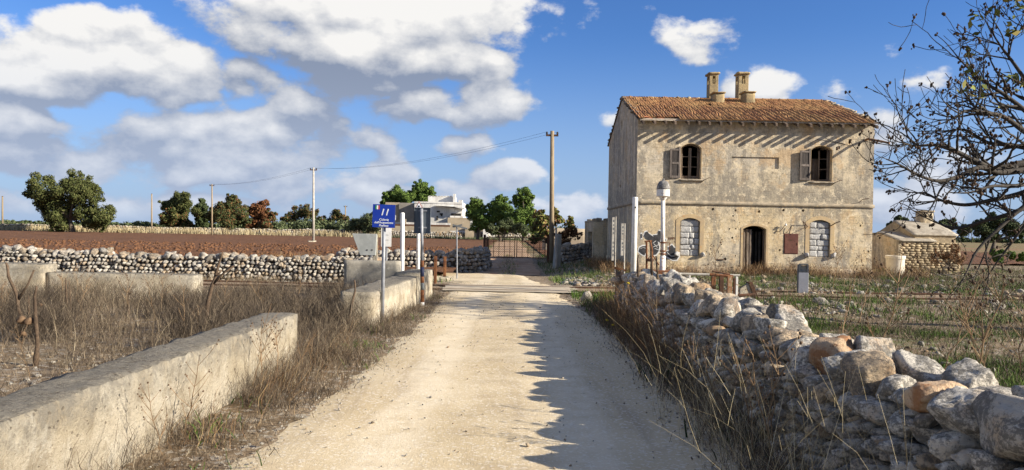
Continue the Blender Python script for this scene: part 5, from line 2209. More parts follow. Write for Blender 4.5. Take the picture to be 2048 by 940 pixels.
# pale wall beyond the fig bush, and a stone heap by the gate
o = link('boundary_wall', rough_box((at(1085, 480, 62).x, 62, -.3), (at(1175, 480, 62).x, 62.6, zat(457, 1150, 62)), .4, .02, .06), M['farm_tan'])
tag(o, 'pale tan boundary wall seen behind the fig bush and the roofless hut', 'wall')


# ------------------------------------------------------------------ poles and wires
def line_pole(px, pyt, pyb, Y, r, mat, label, cross=True):
    a, b = at(px, pyb, Y), at(px + (1.5 if Y < 60 else 0), pyt, Y)
    root = empty('utility_pole', (a.x, Y, 0), label, 'utility pole')
    MB().tube([(a.x, Y, -.3), (b.x, Y, b.z)], [r, r * .72], 10).build('pole', mat, root, smooth=True)
    z = b.z - .25
    if cross:
        MB().box((b.x - .35, Y - .06, z - .05), (b.x + .35, Y + .04, z + .05)).build('cross_arm', M['rust_dark'], root)
        for s in (-.3, .3):
            MB().lathe((b.x + s, Y, z + .05), [(.03, 0), (.06, .03), (.06, .1), (.03, .16)], 8).build('insulator', M['ceramic'], root)
    else:
        MB().lathe((b.x, Y, b.z - .02), [(r * .75, 0), (r * .8, .06), (r * .4, .1)], 8).build('cap', M['rust_dark'], root)
    return Vector((b.x, Y, z + .2))


T1 = line_pole(1103, 262, 520, 42, .15, M['pole_wood'], 'tall tan utility pole rising beside the gate left of the house')
T2 = line_pole(627, 335, 486, 76, .13, M['pole_pale'], 'slim pale utility pole on a concrete foot in the red field')
T3 = line_pole(424, 368, 470, 112, .13, M['pole_wood'], 'thin utility pole in front of the autumn coloured trees')
line_pole(303.5, 388, 462, 128, .14, M['pole_wood'], 'dark short utility pole between the big oak and the tree group', False)
line_pole(691, 411, 466, 150, .15, M['pole_wood'], 'small utility pole above the bushes left of the blue sign')
line_pole(5, 393, 466, 128, .16, M['pole_wood'], 'utility pole at the far left edge of the picture behind the stone wall', False)
q = T2.copy()
link('foot', rough_box((T2.x - .35, 75.6, -.1), (T2.x + .35, 76.4, .22), .15, .02, .05), M['concrete'], bpy.data.objects['utility_pole.001'])


def wire(a, b, sag, label, r):
    pts = []
    for k in range(25):
        t = k / 24
        q = a.lerp(b, t)
        q.z -= sag * 4 * t * (1 - t)
        pts.append(q)
    tag(MB().tube(pts, r, 4, False).build('overhead_wire', M['wire']), label, 'wire', 'overhead wires')


for s, nm in ((-.3, 'nearer'), (.3, 'farther')):
    wire(T1 + Vector((s, 0, 0)), T2 + Vector((s, 0, 0)), .7, 'thin overhead wire from gate pole to pale field pole, the %s of two' % nm, .006)
    wire(T2 + Vector((s, 0, 0)), T3 + Vector((s, 0, 0)), .5, 'thin overhead wire between the two field poles, the %s of two' % nm, .008)

# ------------------------------------------------------------------ vegetation
M['bramble'] = material('bramble', ramp_fn([(0, (.035, .028, .022)), (.5, (.068, .052, .038)), (.85, (.12, .092, .064)), (1, (.22, .175, .12))]))
def ribbons(base, h, yaw, lean, width, segs=3, wig=.06, rng=RNG, tip=.25):
    """thin curved stalks: base (n,3), height, lean direction and amount"""
    n = len(base)
    d = np.c_[np.cos(yaw), np.sin(yaw), np.zeros(n)]
    fy = rng.uniform(0, PI, n)
    side = np.c_[np.cos(fy), np.sin(fy), np.zeros(n)]
    wx = rng.normal(0, 1, (n, 3)) * np.array([1, 1, .3])
    V = np.zeros((n, segs + 1, 2, 3), np.float32)
    for k in range(segs + 1):
        t = k / segs
        up = h * t * np.sqrt(np.maximum(.05, 1 - (lean * t * .8) ** 2))
        p = base + d * (h * lean * t ** 1.6)[:, None] + np.c_[np.zeros(n), np.zeros(n), up] + wx * (h * wig * math.sin(t * PI))[:, None]
        w = width * (1 - (1 - tip) * t) * .5
        V[:, k, 0] = p - side * w[:, None]
        V[:, k, 1] = p + side * w[:, None]
    idx = np.arange(n)[:, None] * (segs + 1) * 2
    F = []
    for k in range(segs):
        a = k * 2
        F.append(np.concatenate([idx + a, idx + a + 1, idx + a + 3, idx + a + 2], 1))
    F = np.stack(F, 1).reshape(-1, 4)
    return V.reshape(-1, 3), F


def twigs(base, h, yaw, lean, per, ratio, width, rng=RNG, segs=2):
    """side shoots leaving the upper part of given stalks"""
    n = len(base)
    t = rng.uniform(.25, .95, (n, per))
    d = np.c_[np.cos(yaw), np.sin(yaw), np.zeros(n)]
    up = h[:, None] * t * np.sqrt(np.maximum(.05, 1 - (lean[:, None] * t * .8) ** 2))
    p = base[:, None, :] + d[:, None, :] * (h[:, None] * lean[:, None] * t ** 1.6)[..., None]
    p[..., 2] += up
    p = p.reshape(-1, 3)
    hh = np.repeat(h, per) * rng.uniform(.15, ratio, n * per)
    return ribbons(p, hh, rng.uniform(0, 2 * PI, n * per), rng.uniform(.3, 1.15, n * per), np.full(n * per, width), segs, .1, rng)


def join(parts):
    VV, FF, b = [], [], 0
    for V, F in parts:
        VV.append(V)
        FF.append(F + b)
        b += len(V)
    return np.vstack(VV), np.vstack(FF)


def scatter(n, x0, x1, y0, y1, keep, rng=RNG):
    """points in a box of ground thinned by keep(x, y) in 0..1, dropped on the land"""
    xs = rng.uniform(x0, x1, n)
    ys = rng.uniform(y0, y1, n)
    u = rng.uniform(0, 1, n)
    P = [(x, y, gz(x, y)) for x, y, q in zip(xs, ys, u) if q < keep(x, y)]
    return np.array(P, np.float32).reshape(-1, 3)


def patch(x, y, s=1.0, k=0.0, lo=-.1, hi=.25):
    v = mnoise.noise(Vector((x * s, y * s, k)))
    return max(0, min(1, (v - lo) / (hi - lo)))


def stuff(name, parts, mat):
    V, F = join(parts)
    o = link(name, mesh_np(name, V, F), mat)
    o['kind'] = 'stuff'
    return o


U = RNG.uniform
PFACE = lambda y: -2.53 - .07 * (8.7 - y) / 7.5      # road face of the near parapet


def wing_face(y):
    return p0.x + (p1.x - p0.x) * (y - p0.y) / (p1.y - p0.y)


def clear_left(x, y):
    """0 where a concrete wall or the lane stands"""
    if y < 8.9 and PFACE(y) - .46 < x < PFACE(y) + .03:
        return 0
    if 12.1 < y < 17.8 and wing_face(y) - .62 < x < wing_face(y) + .03:
        return 0
    if y > 15.7 and x < -6.6:
        return 0
    return 1


p0, p1 = G(747, 652), G(866, 594)


def lane_l(y):
    return -1.95 + .3 * min(1, max(0, (y - 4) / 6))


def dry_scrub():
    # the thicket between the two parapets
    def keep(x, y):
        if x > -2.4 or not clear_left(x, y):
            return 0
        if y < 8.9 and x > -2.9:
            return 0
        a = patch(x, y, .55, 2, -.35, .15)
        if x < -4.6 and y < 8.5:
            a *= .7
        a *= .35 + .65 * patch(x, y, 1.5, 6, -.3, .2)
        return (.12 + .88 * a) * (1 if y > 8 else .8)
    B = scatter(33000, -13, -2.4, 4.6, 18.4, keep)
    n = len(B)
    far = np.clip((B[:, 1] - 7) / 6, .45, 1) * np.clip(1.6 - B[:, 1] / 16, .55, 1)
    hm = np.array([.5 + .5 * patch(x, y, .7, 5, -.4, .4) for x, y, z in B])
    h = U(.16, .70, n) * far * (.45 + .75 * hm)
    yaw, lean = U(0, 2 * PI, n), U(.1, 1.0, n)
    parts = [ribbons(B, h, yaw, lean, U(.004, .009, n), 3, .1), twigs(B, h, yaw, lean, 4, .55, .0045)]
    stuff('dry_scrub', parts, M['scrub'])
    # pale grass stems among it
    B = scatter(8000, -13, -2.7, 6.5, 18.4, lambda x, y: keep(x, y) * patch(x, y, .8, 11, -.3, .25))
    n = len(B)
    stuff('dry_grass', [ribbons(B, U(.25, .62, n) * np.clip(1.6 - B[:, 1] / 16, .55, 1), U(0, 2 * PI, n), U(.05, .6, n), U(.003, .006, n), 3)], M['straw'])
    # dark bramble clumps
    cs = [(-3.6, 12.6, .55), (-4.6, 11.2, .6), (-3.4, 10.4, .45), (-5.6, 12.8, .7), (-7.4, 11.6, .6), (-6.4, 10.0, .5), (-8.6, 13.2, .6), (-3.3, 14.8, .5), (-4.9, 14.4, .6), (-4.0, 9.4, .35), (-9.8, 11.4, .5), (-2.75, 11.4, .35)]
    PB = []
    for cx, cy, cr in cs:
        m = int(420 * cr)
        a, q = U(0, 2 * PI, m), cr * np.sqrt(U(0, 1, m))
        for x, y in zip(cx + q * np.cos(a), cy + q * np.sin(a) * .8):
            if clear_left(x, y):
                PB.append((x, y, gz(x, y)))
    B = np.array(PB, np.float32)
    n = len(B)
    h = U(.25, .6, n)
    yaw, lean = U(0, 2 * PI, n), U(.3, 1.1, n)
    stuff('bramble', [ribbons(B, h, yaw, lean, U(.005, .009, n), 4, .14), twigs(B, h, yaw, lean, 7, .6, .005)], M['bramble'])
    # verge by the lane
    def keepv(x, y):
        if not clear_left(x, y):
            return 0
        l = lane_l(y)
        e = l + .22 * mnoise.noise(Vector((y * 1.3, 0, 4)))
        if x > e + .25:
            return .012 * patch(x, y, 2, 3)
        a = patch(x, y, 1.2, 8, -.22, .14)
        if y < 5.2:
            a *= .45
        if 17.8 < y:
            a *= .5
        return a * max(.15, min(1, (e + .25 - x) / .4))
    B = scatter(24000, -2.75, -1.2, 3.4, 18.6, keepv)
    n = len(B)
    h = U(.05, .40, n) * np.array([.45 + .75 * patch(x, y, 1.2, 19, -.4, .3) for x, y, z in B]) * np.clip(1.15 - (B[:, 0] + 2.6) * .75, .3, 1.1)
    yaw, lean = U(0, 2 * PI, n), U(.3, 1.15, n)
    stuff('verge_scrub', [ribbons(B, h, yaw, lean, U(.003, .007, n), 3, .1), twigs(B, h, yaw, lean, 3, .7, .0035)], M['scrub'])
    B = scatter(5200, -2.75, -1.35, 3.4, 12.2, lambda x, y: keepv(x, y) * (1 if 5.2 < y < 9.2 else .25) * max(.1, min(1, (-1.7 - x) / .5)))
    n = len(B)
    stuff('russet_grass', [ribbons(B, U(.1, .42, n), U(-1.6, 1.9, n), U(.25, 1.05, n), U(.0025, .005, n), 4, .12)], M['russet'])
    B = scatter(2600, -2.7, -1.5, 4.5, 18, lambda x, y: keepv(x, y) * patch(x, y, 1.6, 15, .12, .3))
    n = len(B)
    stuff('green_weeds', [ribbons(B, U(.05, .16, n), U(0, 2 * PI, n), U(.2, 1, n), U(.008, .016, n), 2, tip=.5)], M['greens'])


def lane_litter():
    # flattened straw lying on both margins of the lane
    def keep(x, y):
        l, r = lane_l(y), 1.6
        d = min(x - l, r - x)
        if x > 0:
            return patch(x, y, 1.4, 31, -.2, .3) * max(.02, min(1, 1 - d / .75)) ** 1.5
        return patch(x, y, 1.4, 32, -.2, .3) * max(.01, min(1, 1 - d / .6)) ** 1.6
    B = scatter(9000, -2.3, 2.0, 3.2, 18, keep)
    n = len(B)
    B[:, 2] += .035
    stuff('straw_litter', [ribbons(B, U(.04, .16, n), U(0, 2 * PI, n), U(1.05, 1.25, n), U(.003, .008, n), 2, .15)], M['scrub'])


def right_verge():
    def keep(x, y):
        wl = 1.87 + (y - 3) * .018
        if x > wl + .05:
            return 0
        d = wl - x
        return max(0, 1 - d / .62) ** 1.1 * (.25 + .75 * patch(x, y, 1.1, 40, -.4, .1))
    B = scatter(15000, 1.2, 2.2, 3.0, 15.5, keep)
    n = len(B)
    h = U(.08, .34, n)
    yaw, lean = U(0, 2 * PI, n), U(.3, 1.1, n)
    stuff('verge_scrub', [ribbons(B, h, yaw, lean, U(.003, .007, n), 3, .1), twigs(B, h, yaw, lean, 3, .6, .0035)], M['scrub'])
    # the russet stand against the wall
    B = scatter(3600, 1.5, 2.15, 7.2, 13.8, lambda x, y: keep(x, y) * (1 if 8.2 < y < 12.8 else .35))
    n = len(B)
    stuff('russet_grass', [ribbons(B, U(.2, .85, n) * U(.6, 1, n), U(1.6, 5.0, n), U(.05, .8, n), U(.0025, .005, n), 4, .09)], M['russet'])
    # thinner straw nearer the camera
    B = scatter(900, 1.25, 1.95, 3.2, 7.6, lambda x, y: keep(x, y))
    n = len(B)
    stuff('dry_grass', [ribbons(B, U(.2, .6, n), U(0, 2 * PI, n), U(.1, .8, n), U(.002, .0045, n), 4)], M['straw'])
    B = scatter(330, 1.55, 2.1, 8.0, 13.4, lambda x, y: 1)
    n = len(B)
    stuff('tall_russet_grass', [ribbons(B, U(.6, 1.2, n), U(1.8, 4.6, n), U(.1, .7, n), U(.003, .005, n), 5, .05), twigs(B, U(.6, 1.1, n), U(0, 6, n), U(.1, .6, n), 2, .25, .003)], M['russet'])
    B = scatter(420, 1.2, 1.95, 3.1, 6.6, lambda x, y: max(.2, min(1, (x - 1.1) / .6)))
    n = len(B)
    stuff('tall_straw', [ribbons(B, U(.4, 1.05, n), U(0, 2 * PI, n), U(.15, .8, n), U(.0022, .004, n), 5, .05, tip=.4)], M['pale_straw'])
    # green leafy growth in the shade at the foot
    B = scatter(5200, 1.25, 2.1, 4.5, 16.8, lambda x, y: keep(x, y) * patch(x, y, .8, 44, -.1, .2) * (1 if y > 8 else .35))
    n = len(B)
    stuff('green_weeds', [ribbons(B, U(.06, .3, n), U(0, 2 * PI, n), U(.2, 1, n), U(.008, .018, n), 3, tip=.5)], M['dark_greens'])
    B = scatter(2600, 1.5, 3.0, 14.8, 19, lambda x, y: patch(x, y, 1.0, 46, -.2, .2))
    n = len(B)
    stuff('green_weeds', [ribbons(B, U(.06, .22, n), U(0, 2 * PI, n), U(.2, 1, n), U(.01, .02, n), 2, tip=.5)], M['greens'])


def in_yard(x, y):
    if x < 2.95 + max(0, (y - 15)) * -.25:
        return 0
    if y > 29.4 and HX0 - .1 < x < HX1 + .1:
        return 0
    if 19.2 < y < 21.2:
        return .3
    return 1


def yard():
    for (x0, x1, y0, y1, ng, ns, k) in ((2.9, 9.8, 4.2, 13.5, 75000, 17000, .85), (2.7, 19, 13.5, 29.5, 75000, 17000, 1.25), (14, 30, 22, 40, 16000, 6000, 1.6)):
        B = scatter(ng, x0, x1, y0, y1, lambda x, y: in_yard(x, y) * (patch(x, y, .5, 50, -.12, .2) * patch(x, y, 2.2, 51, -.25, .15) + .05))
        n = len(B)
        stuff('green_grass', [ribbons(B, U(.04, .17, n) * k, U(0, 2 * PI, n), U(.1, .9, n), U(.008, .016, n) * k, 2)], M['greens'])
        B = scatter(ns, x0, x1, y0, y1, lambda x, y: in_yard(x, y) * (.2 + .8 * patch(x, y, .7, 52, -.3, .3)))
        n = len(B)
        h = U(.06, .40, n) * U(.4, 1, n) * k
        yaw, lean = U(0, 2 * PI, n), U(.1, 1.15, n)
        stuff('dry_scrub', [ribbons(B, h, yaw, lean, U(.004, .009, n) * k, 3, .1), twigs(B, h, yaw, lean, 3, .6, .004 * k)], M['scrub'])
    # weeds at the foot of the house
    B = scatter(9000, 4.3, 16.5, 28.3, 29.75, lambda x, y: (.3 + .7 * patch(x, y, .8, 55, -.2, .3)) * max(.1, 1 - (29.6 - y) / 1.2) * (.3 if x < 9 else 1))
    B = np.vstack([B, scatter(1500, 3.6, 4.95, 28.5, 37, lambda x, y: .7)])
    n = len(B)
    h = U(.1, .55, n)
    yaw, lean = U(0, 2 * PI, n), U(.1, .9, n)
    stuff('house_weeds', [ribbons(B, h, yaw, lean, U(.008, .016, n), 3, .1), twigs(B, h, yaw, lean, 3, .6, .009)], M['russet'])
    # stones and broken plaster lying about
    rnd = random.Random(12)
    its = []
    while len(its) < 9000:
        x, y = rnd.uniform(2.5, 24), rnd.uniform(4, 34)
        if rnd.random() < in_yard(x, y) * (.12 + patch(x, y, .4, 60, -.15, .25)):
            s = rnd.uniform(.008, .04) * (1 + 1.2 * (rnd.random() < .08)) * min(1.3, max(.5, y / 15))
            its.append(((x, y, gz(x, y) + s * .25), rand_rot(.6), (s * rnd.uniform(.8, 1.6), s * rnd.uniform(.8, 1.4), s * rnd.uniform(.35, .8))))
    V, F = bake_rocks(its, 1)
    o = link('rubble', mesh_np('rubble', V, F), M['rubble'])
    o['kind'] = 'stuff'
    # rubble of the old platform between house and line, left of the yard
    its = []
    while len(its) < 1300:
        x, y = rnd.uniform(1.9, 6.5), rnd.uniform(22, 27.5)
        s = rnd.uniform(.03, .11)
        its.append(((x, y, gz(x, y) + s * .3), rand_rot(.5), (s * 1.3, s * 1.2, s * .6)))
    V, F = bake_rocks(its, 1)
    o = link('platform_rubble', mesh_np('platform_rubble', V, F), M['rubble'])
    o['kind'] = 'stuff'
    # larger rocks one could lift
    RK = rocks(3, 12)
    lib = []
    for V, F in RK:
        me = mesh_np('rock', V, F)
        me.materials.append(M['rubble'])
        lib.append(me)
    spots = []
    for (px, py) in ((1838, 575), (1850, 588), (1872, 590), (1885, 582), (1900, 578), (2010, 590), (2030, 600), (2020, 575), (1985, 560), (2042, 585), (1700, 612), (1665, 628), (1540, 600), (1560, 612), (1640, 610), (1770, 600), (1802, 585), (1845, 630), (1905, 640), (1960, 655),
                     (1890, 735), (1930, 745), (1985, 742), (1128, 563), (1140, 560), (1150, 566), (1112, 566), (1165, 560), (1195, 562), (1215, 568), (1205, 557), (1660, 590), (1720, 586), (1990, 610), (1935, 600), (2038, 640), (1560, 582), (1530, 588)):
        q = G(px, py)
        lab = 'loose pale limestone rock lying on the rubble strewn yard right of the lane'
        if px < 1240:
            lab = 'loose pale rock on the old platform rubble at the right edge of the lane'
        elif py > 700:
            lab = 'small rock on the ground just behind the near end of the stone wall'
        elif px > 1980:
            lab = 'loose pale rock near the right edge of the yard under the fig branches'
        elif 1830 < px < 1910 and py < 600:
            lab = 'loose pale rock in the small heap on the yard before the outbuilding'
        spots.append((q, lab))
    for i, (q, lab) in enumerate(spots):
        s = rnd.uniform(.05, .12) * (1.15 if q.y > 16 else .6)
        o = bpy.data.objects.new('rock', lib[i % 12])
        C.objects.link(o)
        o.location = (q.x, q.y, gz(q.x, q.y) + s * .3)
        o.rotation_euler = rand_rot(.5)
        o.scale = (s * rnd.uniform(1, 1.6), s * rnd.uniform(.9, 1.3), s * rnd.uniform(.5, .9))
        tag(o, lab, 'rock', 'loose rocks in the yard')
    # gravel at the lane edges and behind the near parapet
    its = []
    while len(its) < 4200:
        x, y = rnd.uniform(-2.5, 1.9), rnd.uniform(2.8, 24)
        d = min(abs(x - lane_l(y)), abs(x - 1.6))
        if rnd.random() < (.05 + .9 * max(0, 1 - d / .4)):
            s = rnd.uniform(.003, .010) * (1 + 1.0 * (rnd.random() < .03))
            its.append(((x, y, gz(x, y) + .028 + s * .1), rand_rot(.8), (s * 1.3, s, s * .7)))
    while len(its) < 4900:
        x, y = rnd.uniform(-9, -3.1), rnd.uniform(4.6, 9)
        s = rnd.uniform(.008, .032)
        its.append(((x, y, gz(x, y) + s * .2), rand_rot(.6), (s * 1.3, s, s * .6)))
    V, F = bake_rocks(its, 1)
    o = link('gravel', mesh_np('gravel', V, F), M['rubble'])
    o['kind'] = 'stuff'


def far_grass():
    def keep(x, y):
        return .3 + .7 * patch(x * .3, y * .3, 1, 70, -.3, .3)
    B = scatter(9000, -100, -22, 123.5, 126.5, keep)
    n = len(B)
    stuff('field_margin_grass', [ribbons(B, U(.5, 1.3, n), U(0, 2 * PI, n), U(.05, .5, n), U(.05, .12, n), 2)], M['pale_straw'])
    B = scatter(3500, -22, 3, 124, 128.5, keep)
    n = len(B)
    stuff('field_margin_grass', [ribbons(B, U(.2, .6, n), U(0, 2 * PI, n), U(.05, .5, n), U(.05, .1, n), 2)], M['olive_leaf'])
    # foot of the long white wall, and the railway side
    B = scatter(5200, -16, -3.2, 21.0, 22.0, lambda x, y: patch(x, y, .6, 72, -.1, .3) * .8)
    n = len(B)
    stuff('dry_grass', [ribbons(B, U(.05, .3, n), U(0, 2 * PI, n), U(.1, .8, n), U(.005, .01, n), 2)], M['straw'])
    B = scatter(5200, -16, -2.2, 17.4, 21.2, lambda x, y: patch(x, y, .6, 74, -.2, .2) * .8 * clear_left(x, y))
    n = len(B)
    h = U(.06, .3, n)
    yaw, lean = U(0, 2 * PI, n), U(.1, 1, n)
    stuff('dry_scrub', [ribbons(B, h, yaw, lean, U(.005, .01, n), 2), twigs(B, h, yaw, lean, 3, .6, .006)], M['scrub'])
    # green by the side road, the gate and in the house shadow
    def gk(x, y):
        if -1.75 < x < 1.45 and y > 31:
            return .55 * max(0, 1 - abs(x + .15) / .55)
        if x < 1.45 and y < 33 and -7 < x:
            return 0 if y > 24.8 else (patch(x, y, .9, 80, -.1, .2) if x < -1.9 and y < 25 else 0)
        return patch(x, y, .5, 81, -.35, .1)
    B = scatter(16000, -4.6, 5.5, 22.3, 48, gk)
    n = len(B)
    stuff('green_grass', [ribbons(B, U(.05, .24, n), U(0, 2 * PI, n), U(.1, .9, n), U(.012, .024, n), 2)], M['greens'])
    B = scatter(2600, -9, 6, 33, 50, lambda x, y: 0 if -1.9 < x < 1.5 else .6)
    n = len(B)
    stuff('dry_grass', [ribbons(B, U(.08, .4, n), U(0, 2 * PI, n), U(.1, .8, n), U(.01, .02, n), 2)], M['straw'])
    rnd = random.Random(91)
    its = []
    while len(its) < 3600:
        y = 22.9 + 40 * rnd.random() ** 1.7
        x = rnd.uniform(-.75 * y - 2, -2.6)
        s = rnd.uniform(.04, .13)
        if y > 34 or x < -8 or (y < 28 and x < -12):
            its.append(((x, y, gz(x, y) * .5 + .09), rand_rot(.8), (s * 1.3, s, s * .75)))
    V, F = bake_rocks(its, 1)
    o = link('soil_clods', mesh_np('soil_clods', V, F), M['soil'])
    o['kind'] = 'stuff'
    # heap of cut brush in the red field
    B = scatter(2600, -12.5, -3.5, 33, 36, lambda x, y: max(0, 1 - ((x + 9) / 3.4) ** 2) if x < -5 else .3 * patch(x, y, .6, 90))
    n = len(B)
    yaw, lean = U(0, 2 * PI, n), U(.4, 1.1, n)
    h = U(.2, .7, n)
    stuff('brushwood', [ribbons(B, h, yaw, lean, U(.01, .02, n), 3), twigs(B, h, yaw, lean, 4, .6, .015)], M['russet'])


dry_scrub()
lane_litter()
right_verge()
yard()
far_grass()


# ------------------------------------------------------------------ tall single weeds
def dead_stalk(pts, Y, r, label, forks=(), heads=()):
    """withered stem thick enough to pick out, path in survey pixels at distance Y"""
    P = [at(x, y, Y) for x, y in pts]
    base = P[0].copy()
    base.z = gz(base.x, base.y) - .03
    P[0] = base
    root = empty('dead_stalk', base, label, 'weed')
    rs = [r * (1 - .6 * k / (len(P) - 1)) for k in range(len(P))]
    Q, R = [], []
    for k in range(len(P) - 1):
        for t in range(4):
            q = P[k].lerp(P[k + 1], t / 4)
            q += mnoise.noise_vector(q * 5) * r * .6
            Q.append(q)
            R.append((rs[k] + (rs[k + 1] - rs[k]) * t / 4) * (1 + .35 * mnoise.noise(q * 17)))
    Q.append(P[-1])
    R.append(rs[-1])
    MB().tube(Q, R, 7).build('stem', M['dead_stalk'], root, smooth=True)
    for f in forks:
        F = [at(x, y, Y) for x, y in f]
        MB().tube(F, [r * .7] + [r * .4] * (len(F) - 1), 6).build('branch', M['dead_stalk'], root, smooth=True)
    for x, y, s in heads:
        V, F = rock_verts(2, int(x), .12, 9)
        c = at(x, y, Y)
        link('seed_head', mesh_np('seed_head', V * s + np.array(c), F), M['seed'], root)
    return root


dead_stalk([(72, 742), (74, 690), (72, 640), (69, 595), (73, 572)], 8.2, .030, 'thick dark club of a dead stalk standing nearest the left parapet', heads=((42, 640, .05), (58, 642, .045), (47, 668, .03)))
dead_stalk([(40, 700), (42, 640), (36, 600), (22, 560), (12, 525)], 10.2, .034, 'forked dead stalk at the far left with one arm curving left', forks=([(36, 600), (55, 570), (68, 540)],))
dead_stalk([(60, 650), (58, 618), (57, 592)], 10.5, .025, 'short dark dead stub between the forked stalk and the thick club', heads=((80, 610, .035),))
dead_stalk([(136, 625), (133, 585), (131, 556)], 11.5, .022, 'slender dead stalk in front of the far parapet, left of a twin', forks=([(141, 620), (140, 585), (138, 562)],))
dead_stalk([(258, 625), (257, 595), (260, 572)], 11.8, .018, 'lone thin dead stalk in front of the middle of the far parapet', forks=([(257, 590), (265, 582)],))
dead_stalk([(407, 652), (415, 610), (424, 570), (436, 535), (446, 505)], 11.0, .036, 'tall leaning dead stalk with a side branch at the end of the far parapet', forks=([(425, 568), (445, 548), (468, 532)], [(430, 552), (438, 548), (443, 540)]))
dead_stalk([(692, 640), (704, 605), (710, 580), (709, 560)], 11.6, .026, 'dark dead stalk leaning against the end of the cracked parapet')
dead_stalk([(1277, 600), (1276, 560), (1276.5, 510)], 13.6, .030, 'leftmost dead brown stalk standing before the white pipe and wall end')
dead_stalk([(1306, 600), (1304, 550), (1303, 520), (1300, 488)], 13.2, .030, 'tallest dead brown stalk rising before the graffiti')
dead_stalk([(1318, 600), (1316, 560), (1312, 512)], 13.0, .028, 'dead brown stalk just left of the capped column')


def weed_variant(seed, n_br, h):
    """dry branching weed with little seed heads; unit about h tall at the origin"""
    r = random.Random(seed)
    mb = MB()
    tips = []
    lean = Vector((r.uniform(-.25, .25), r.uniform(-.25, .25), 1))
    main = [Vector((0, 0, -.05))]
    for k in range(1, 9):
        q = lean * (h * k / 8)
        main.append(q + Vector((r.gauss(0, .015), r.gauss(0, .015), 0)) * h)
    mb.tube(main, [.0055 * h * (1.25 - k / 9) + .001 for k in range(9)], 5)
    tips.append(main[-1])
    for b in range(n_br):
        k = r.randint(2, 7)
        a = r.uniform(0, 2 * PI)
        l = h * r.uniform(.12, .34)
        d = Vector((math.cos(a) * .75, math.sin(a) * .75, r.uniform(.5, 1.0))).normalized()
        q0 = main[k]
        q1 = q0 + d * l * .55 + Vector((0, 0, .02))
        q2 = q0 + d * l + Vector((0, 0, l * .25))
        mb.tube([q0, q1, q2], [.003 * h + .0006, .0022 * h + .0005, .0012 * h + .0004], 4)
        tips.append(q2)
        if r.random() < .5:
            a2 = a + r.uniform(-1, 1)
            q3 = q1 + Vector((math.cos(a2), math.sin(a2), 1.1)) * l * .3
            mb.tube([q1, q3], [.0016 * h + .0004, .0009 * h + .0003], 4)
            tips.append(q3)
    root = bpy.data.objects.new('dry_weed', None)
    C.objects.link(root)
    mb.build('stem', M['stem'], root)
    for q in tips:
        V, F = rock_verts(1, r.randint(0, 99), .1, 8)
        s = h * r.uniform(.005, .011) + .002
        link('seed_head', mesh_np('seed_head', V * np.array([s, s, s * 1.2]) + np.array(q), F), M['seed'], root)
    return root


VAR = [weed_variant(k, 9 + 2 * (k % 4), 1.0) for k in range(7)]
used = set()


def place_weed(i, x, y, h, label, group, z=None):
    src = VAR[i % len(VAR)]
    o = src if i % len(VAR) not in used else copy_tree(src)
    used.add(i % len(VAR))
    o.location = (x, y, gz(x, y) if z is None else z)
    o.scale = (h, h, h)
    o.rotation_euler = (random.gauss(0, .12), random.gauss(0, .12), random.uniform(0, 6.28))
    tag(o, label, 'weed', group)


i = 0
for (px, py, h) in ((1490, 800, .5), (1530, 870, .75), (1560, 840, .55), (1590, 900, .8), (1620, 930, .75), (1450, 780, .6), (1420, 730, .55), (1650, 930, .85), (1510, 930, .6), (1380, 700, .5), (1580, 780, .55), (1690, 938, .9)):
    q = G(px, py)
    x = min(q.x, 1.84)
    place_weed(i, x, max(q.y, 3.9), h, 'dry branching weed stalk with tiny seed heads against the shaded face of the stone wall', 'dry weeds along the shaded stone wall')
    i += 1
for (px, py, h) in ((1680, 735, 1.0), (1740, 790, 1.3), (1860, 800, 1.0), (1925, 860, 1.25), (2000, 820, 1.1), (1560, 680, .9), (1620, 690, .8), (1500, 650, .8), (1960, 740, .9), (1720, 640, 1.15), (1800, 660, .8), (1440, 640, .9), (2035, 760, 1.0)):
    q = G(px, py)
    x = max(q.x, 2.98)
    place_weed(i, x, q.y, h, 'tall dry weed stalk with dark seed heads growing in the yard behind the stone wall', 'dry weeds behind the stone wall')
    i += 1
for (px, py, h) in ((1500, 585, .8), (1640, 575, 1.2), (1665, 580, 1.3), (1690, 572, 1.2), (1700, 585, 1.0), (1735, 590, 1.1), (1585, 570, .9), (1760, 585, 1.0), (1850, 585, 1.1), (1900, 590, 1.2), (1440, 600, 1.3)):
    q = G(px, py)
    place_weed(i, q.x, q.y, h, 'thin dry weed stalk standing on the rubble in front of the house', 'dry weeds before the house')
    i += 1
for (px, py, h) in ((500, 790, .62), (520, 780, .7), (555, 770, .62), (575, 765, .55), (372, 880, .62), (330, 930, .5), (60, 760, .5), (620, 740, .4)):
    q = G(px, py)
    x = max(q.x, PFACE(q.y) + .06) if px > 200 else q.x
    place_weed(i, x, q.y, h, 'dry weed with small brown seed heads in front of the lower left parapet', 'dry weeds by the left parapet')
    i += 1
for k in range(16):
    x, y = random.uniform(-9, -3.4), random.uniform(9.6, 14.6)
    place_weed(i, x, y, random.uniform(.5, .85), 'dry weed with brown seed heads sticking out of the scrub left of the lane', 'dry weeds in the left scrub')
    i += 1


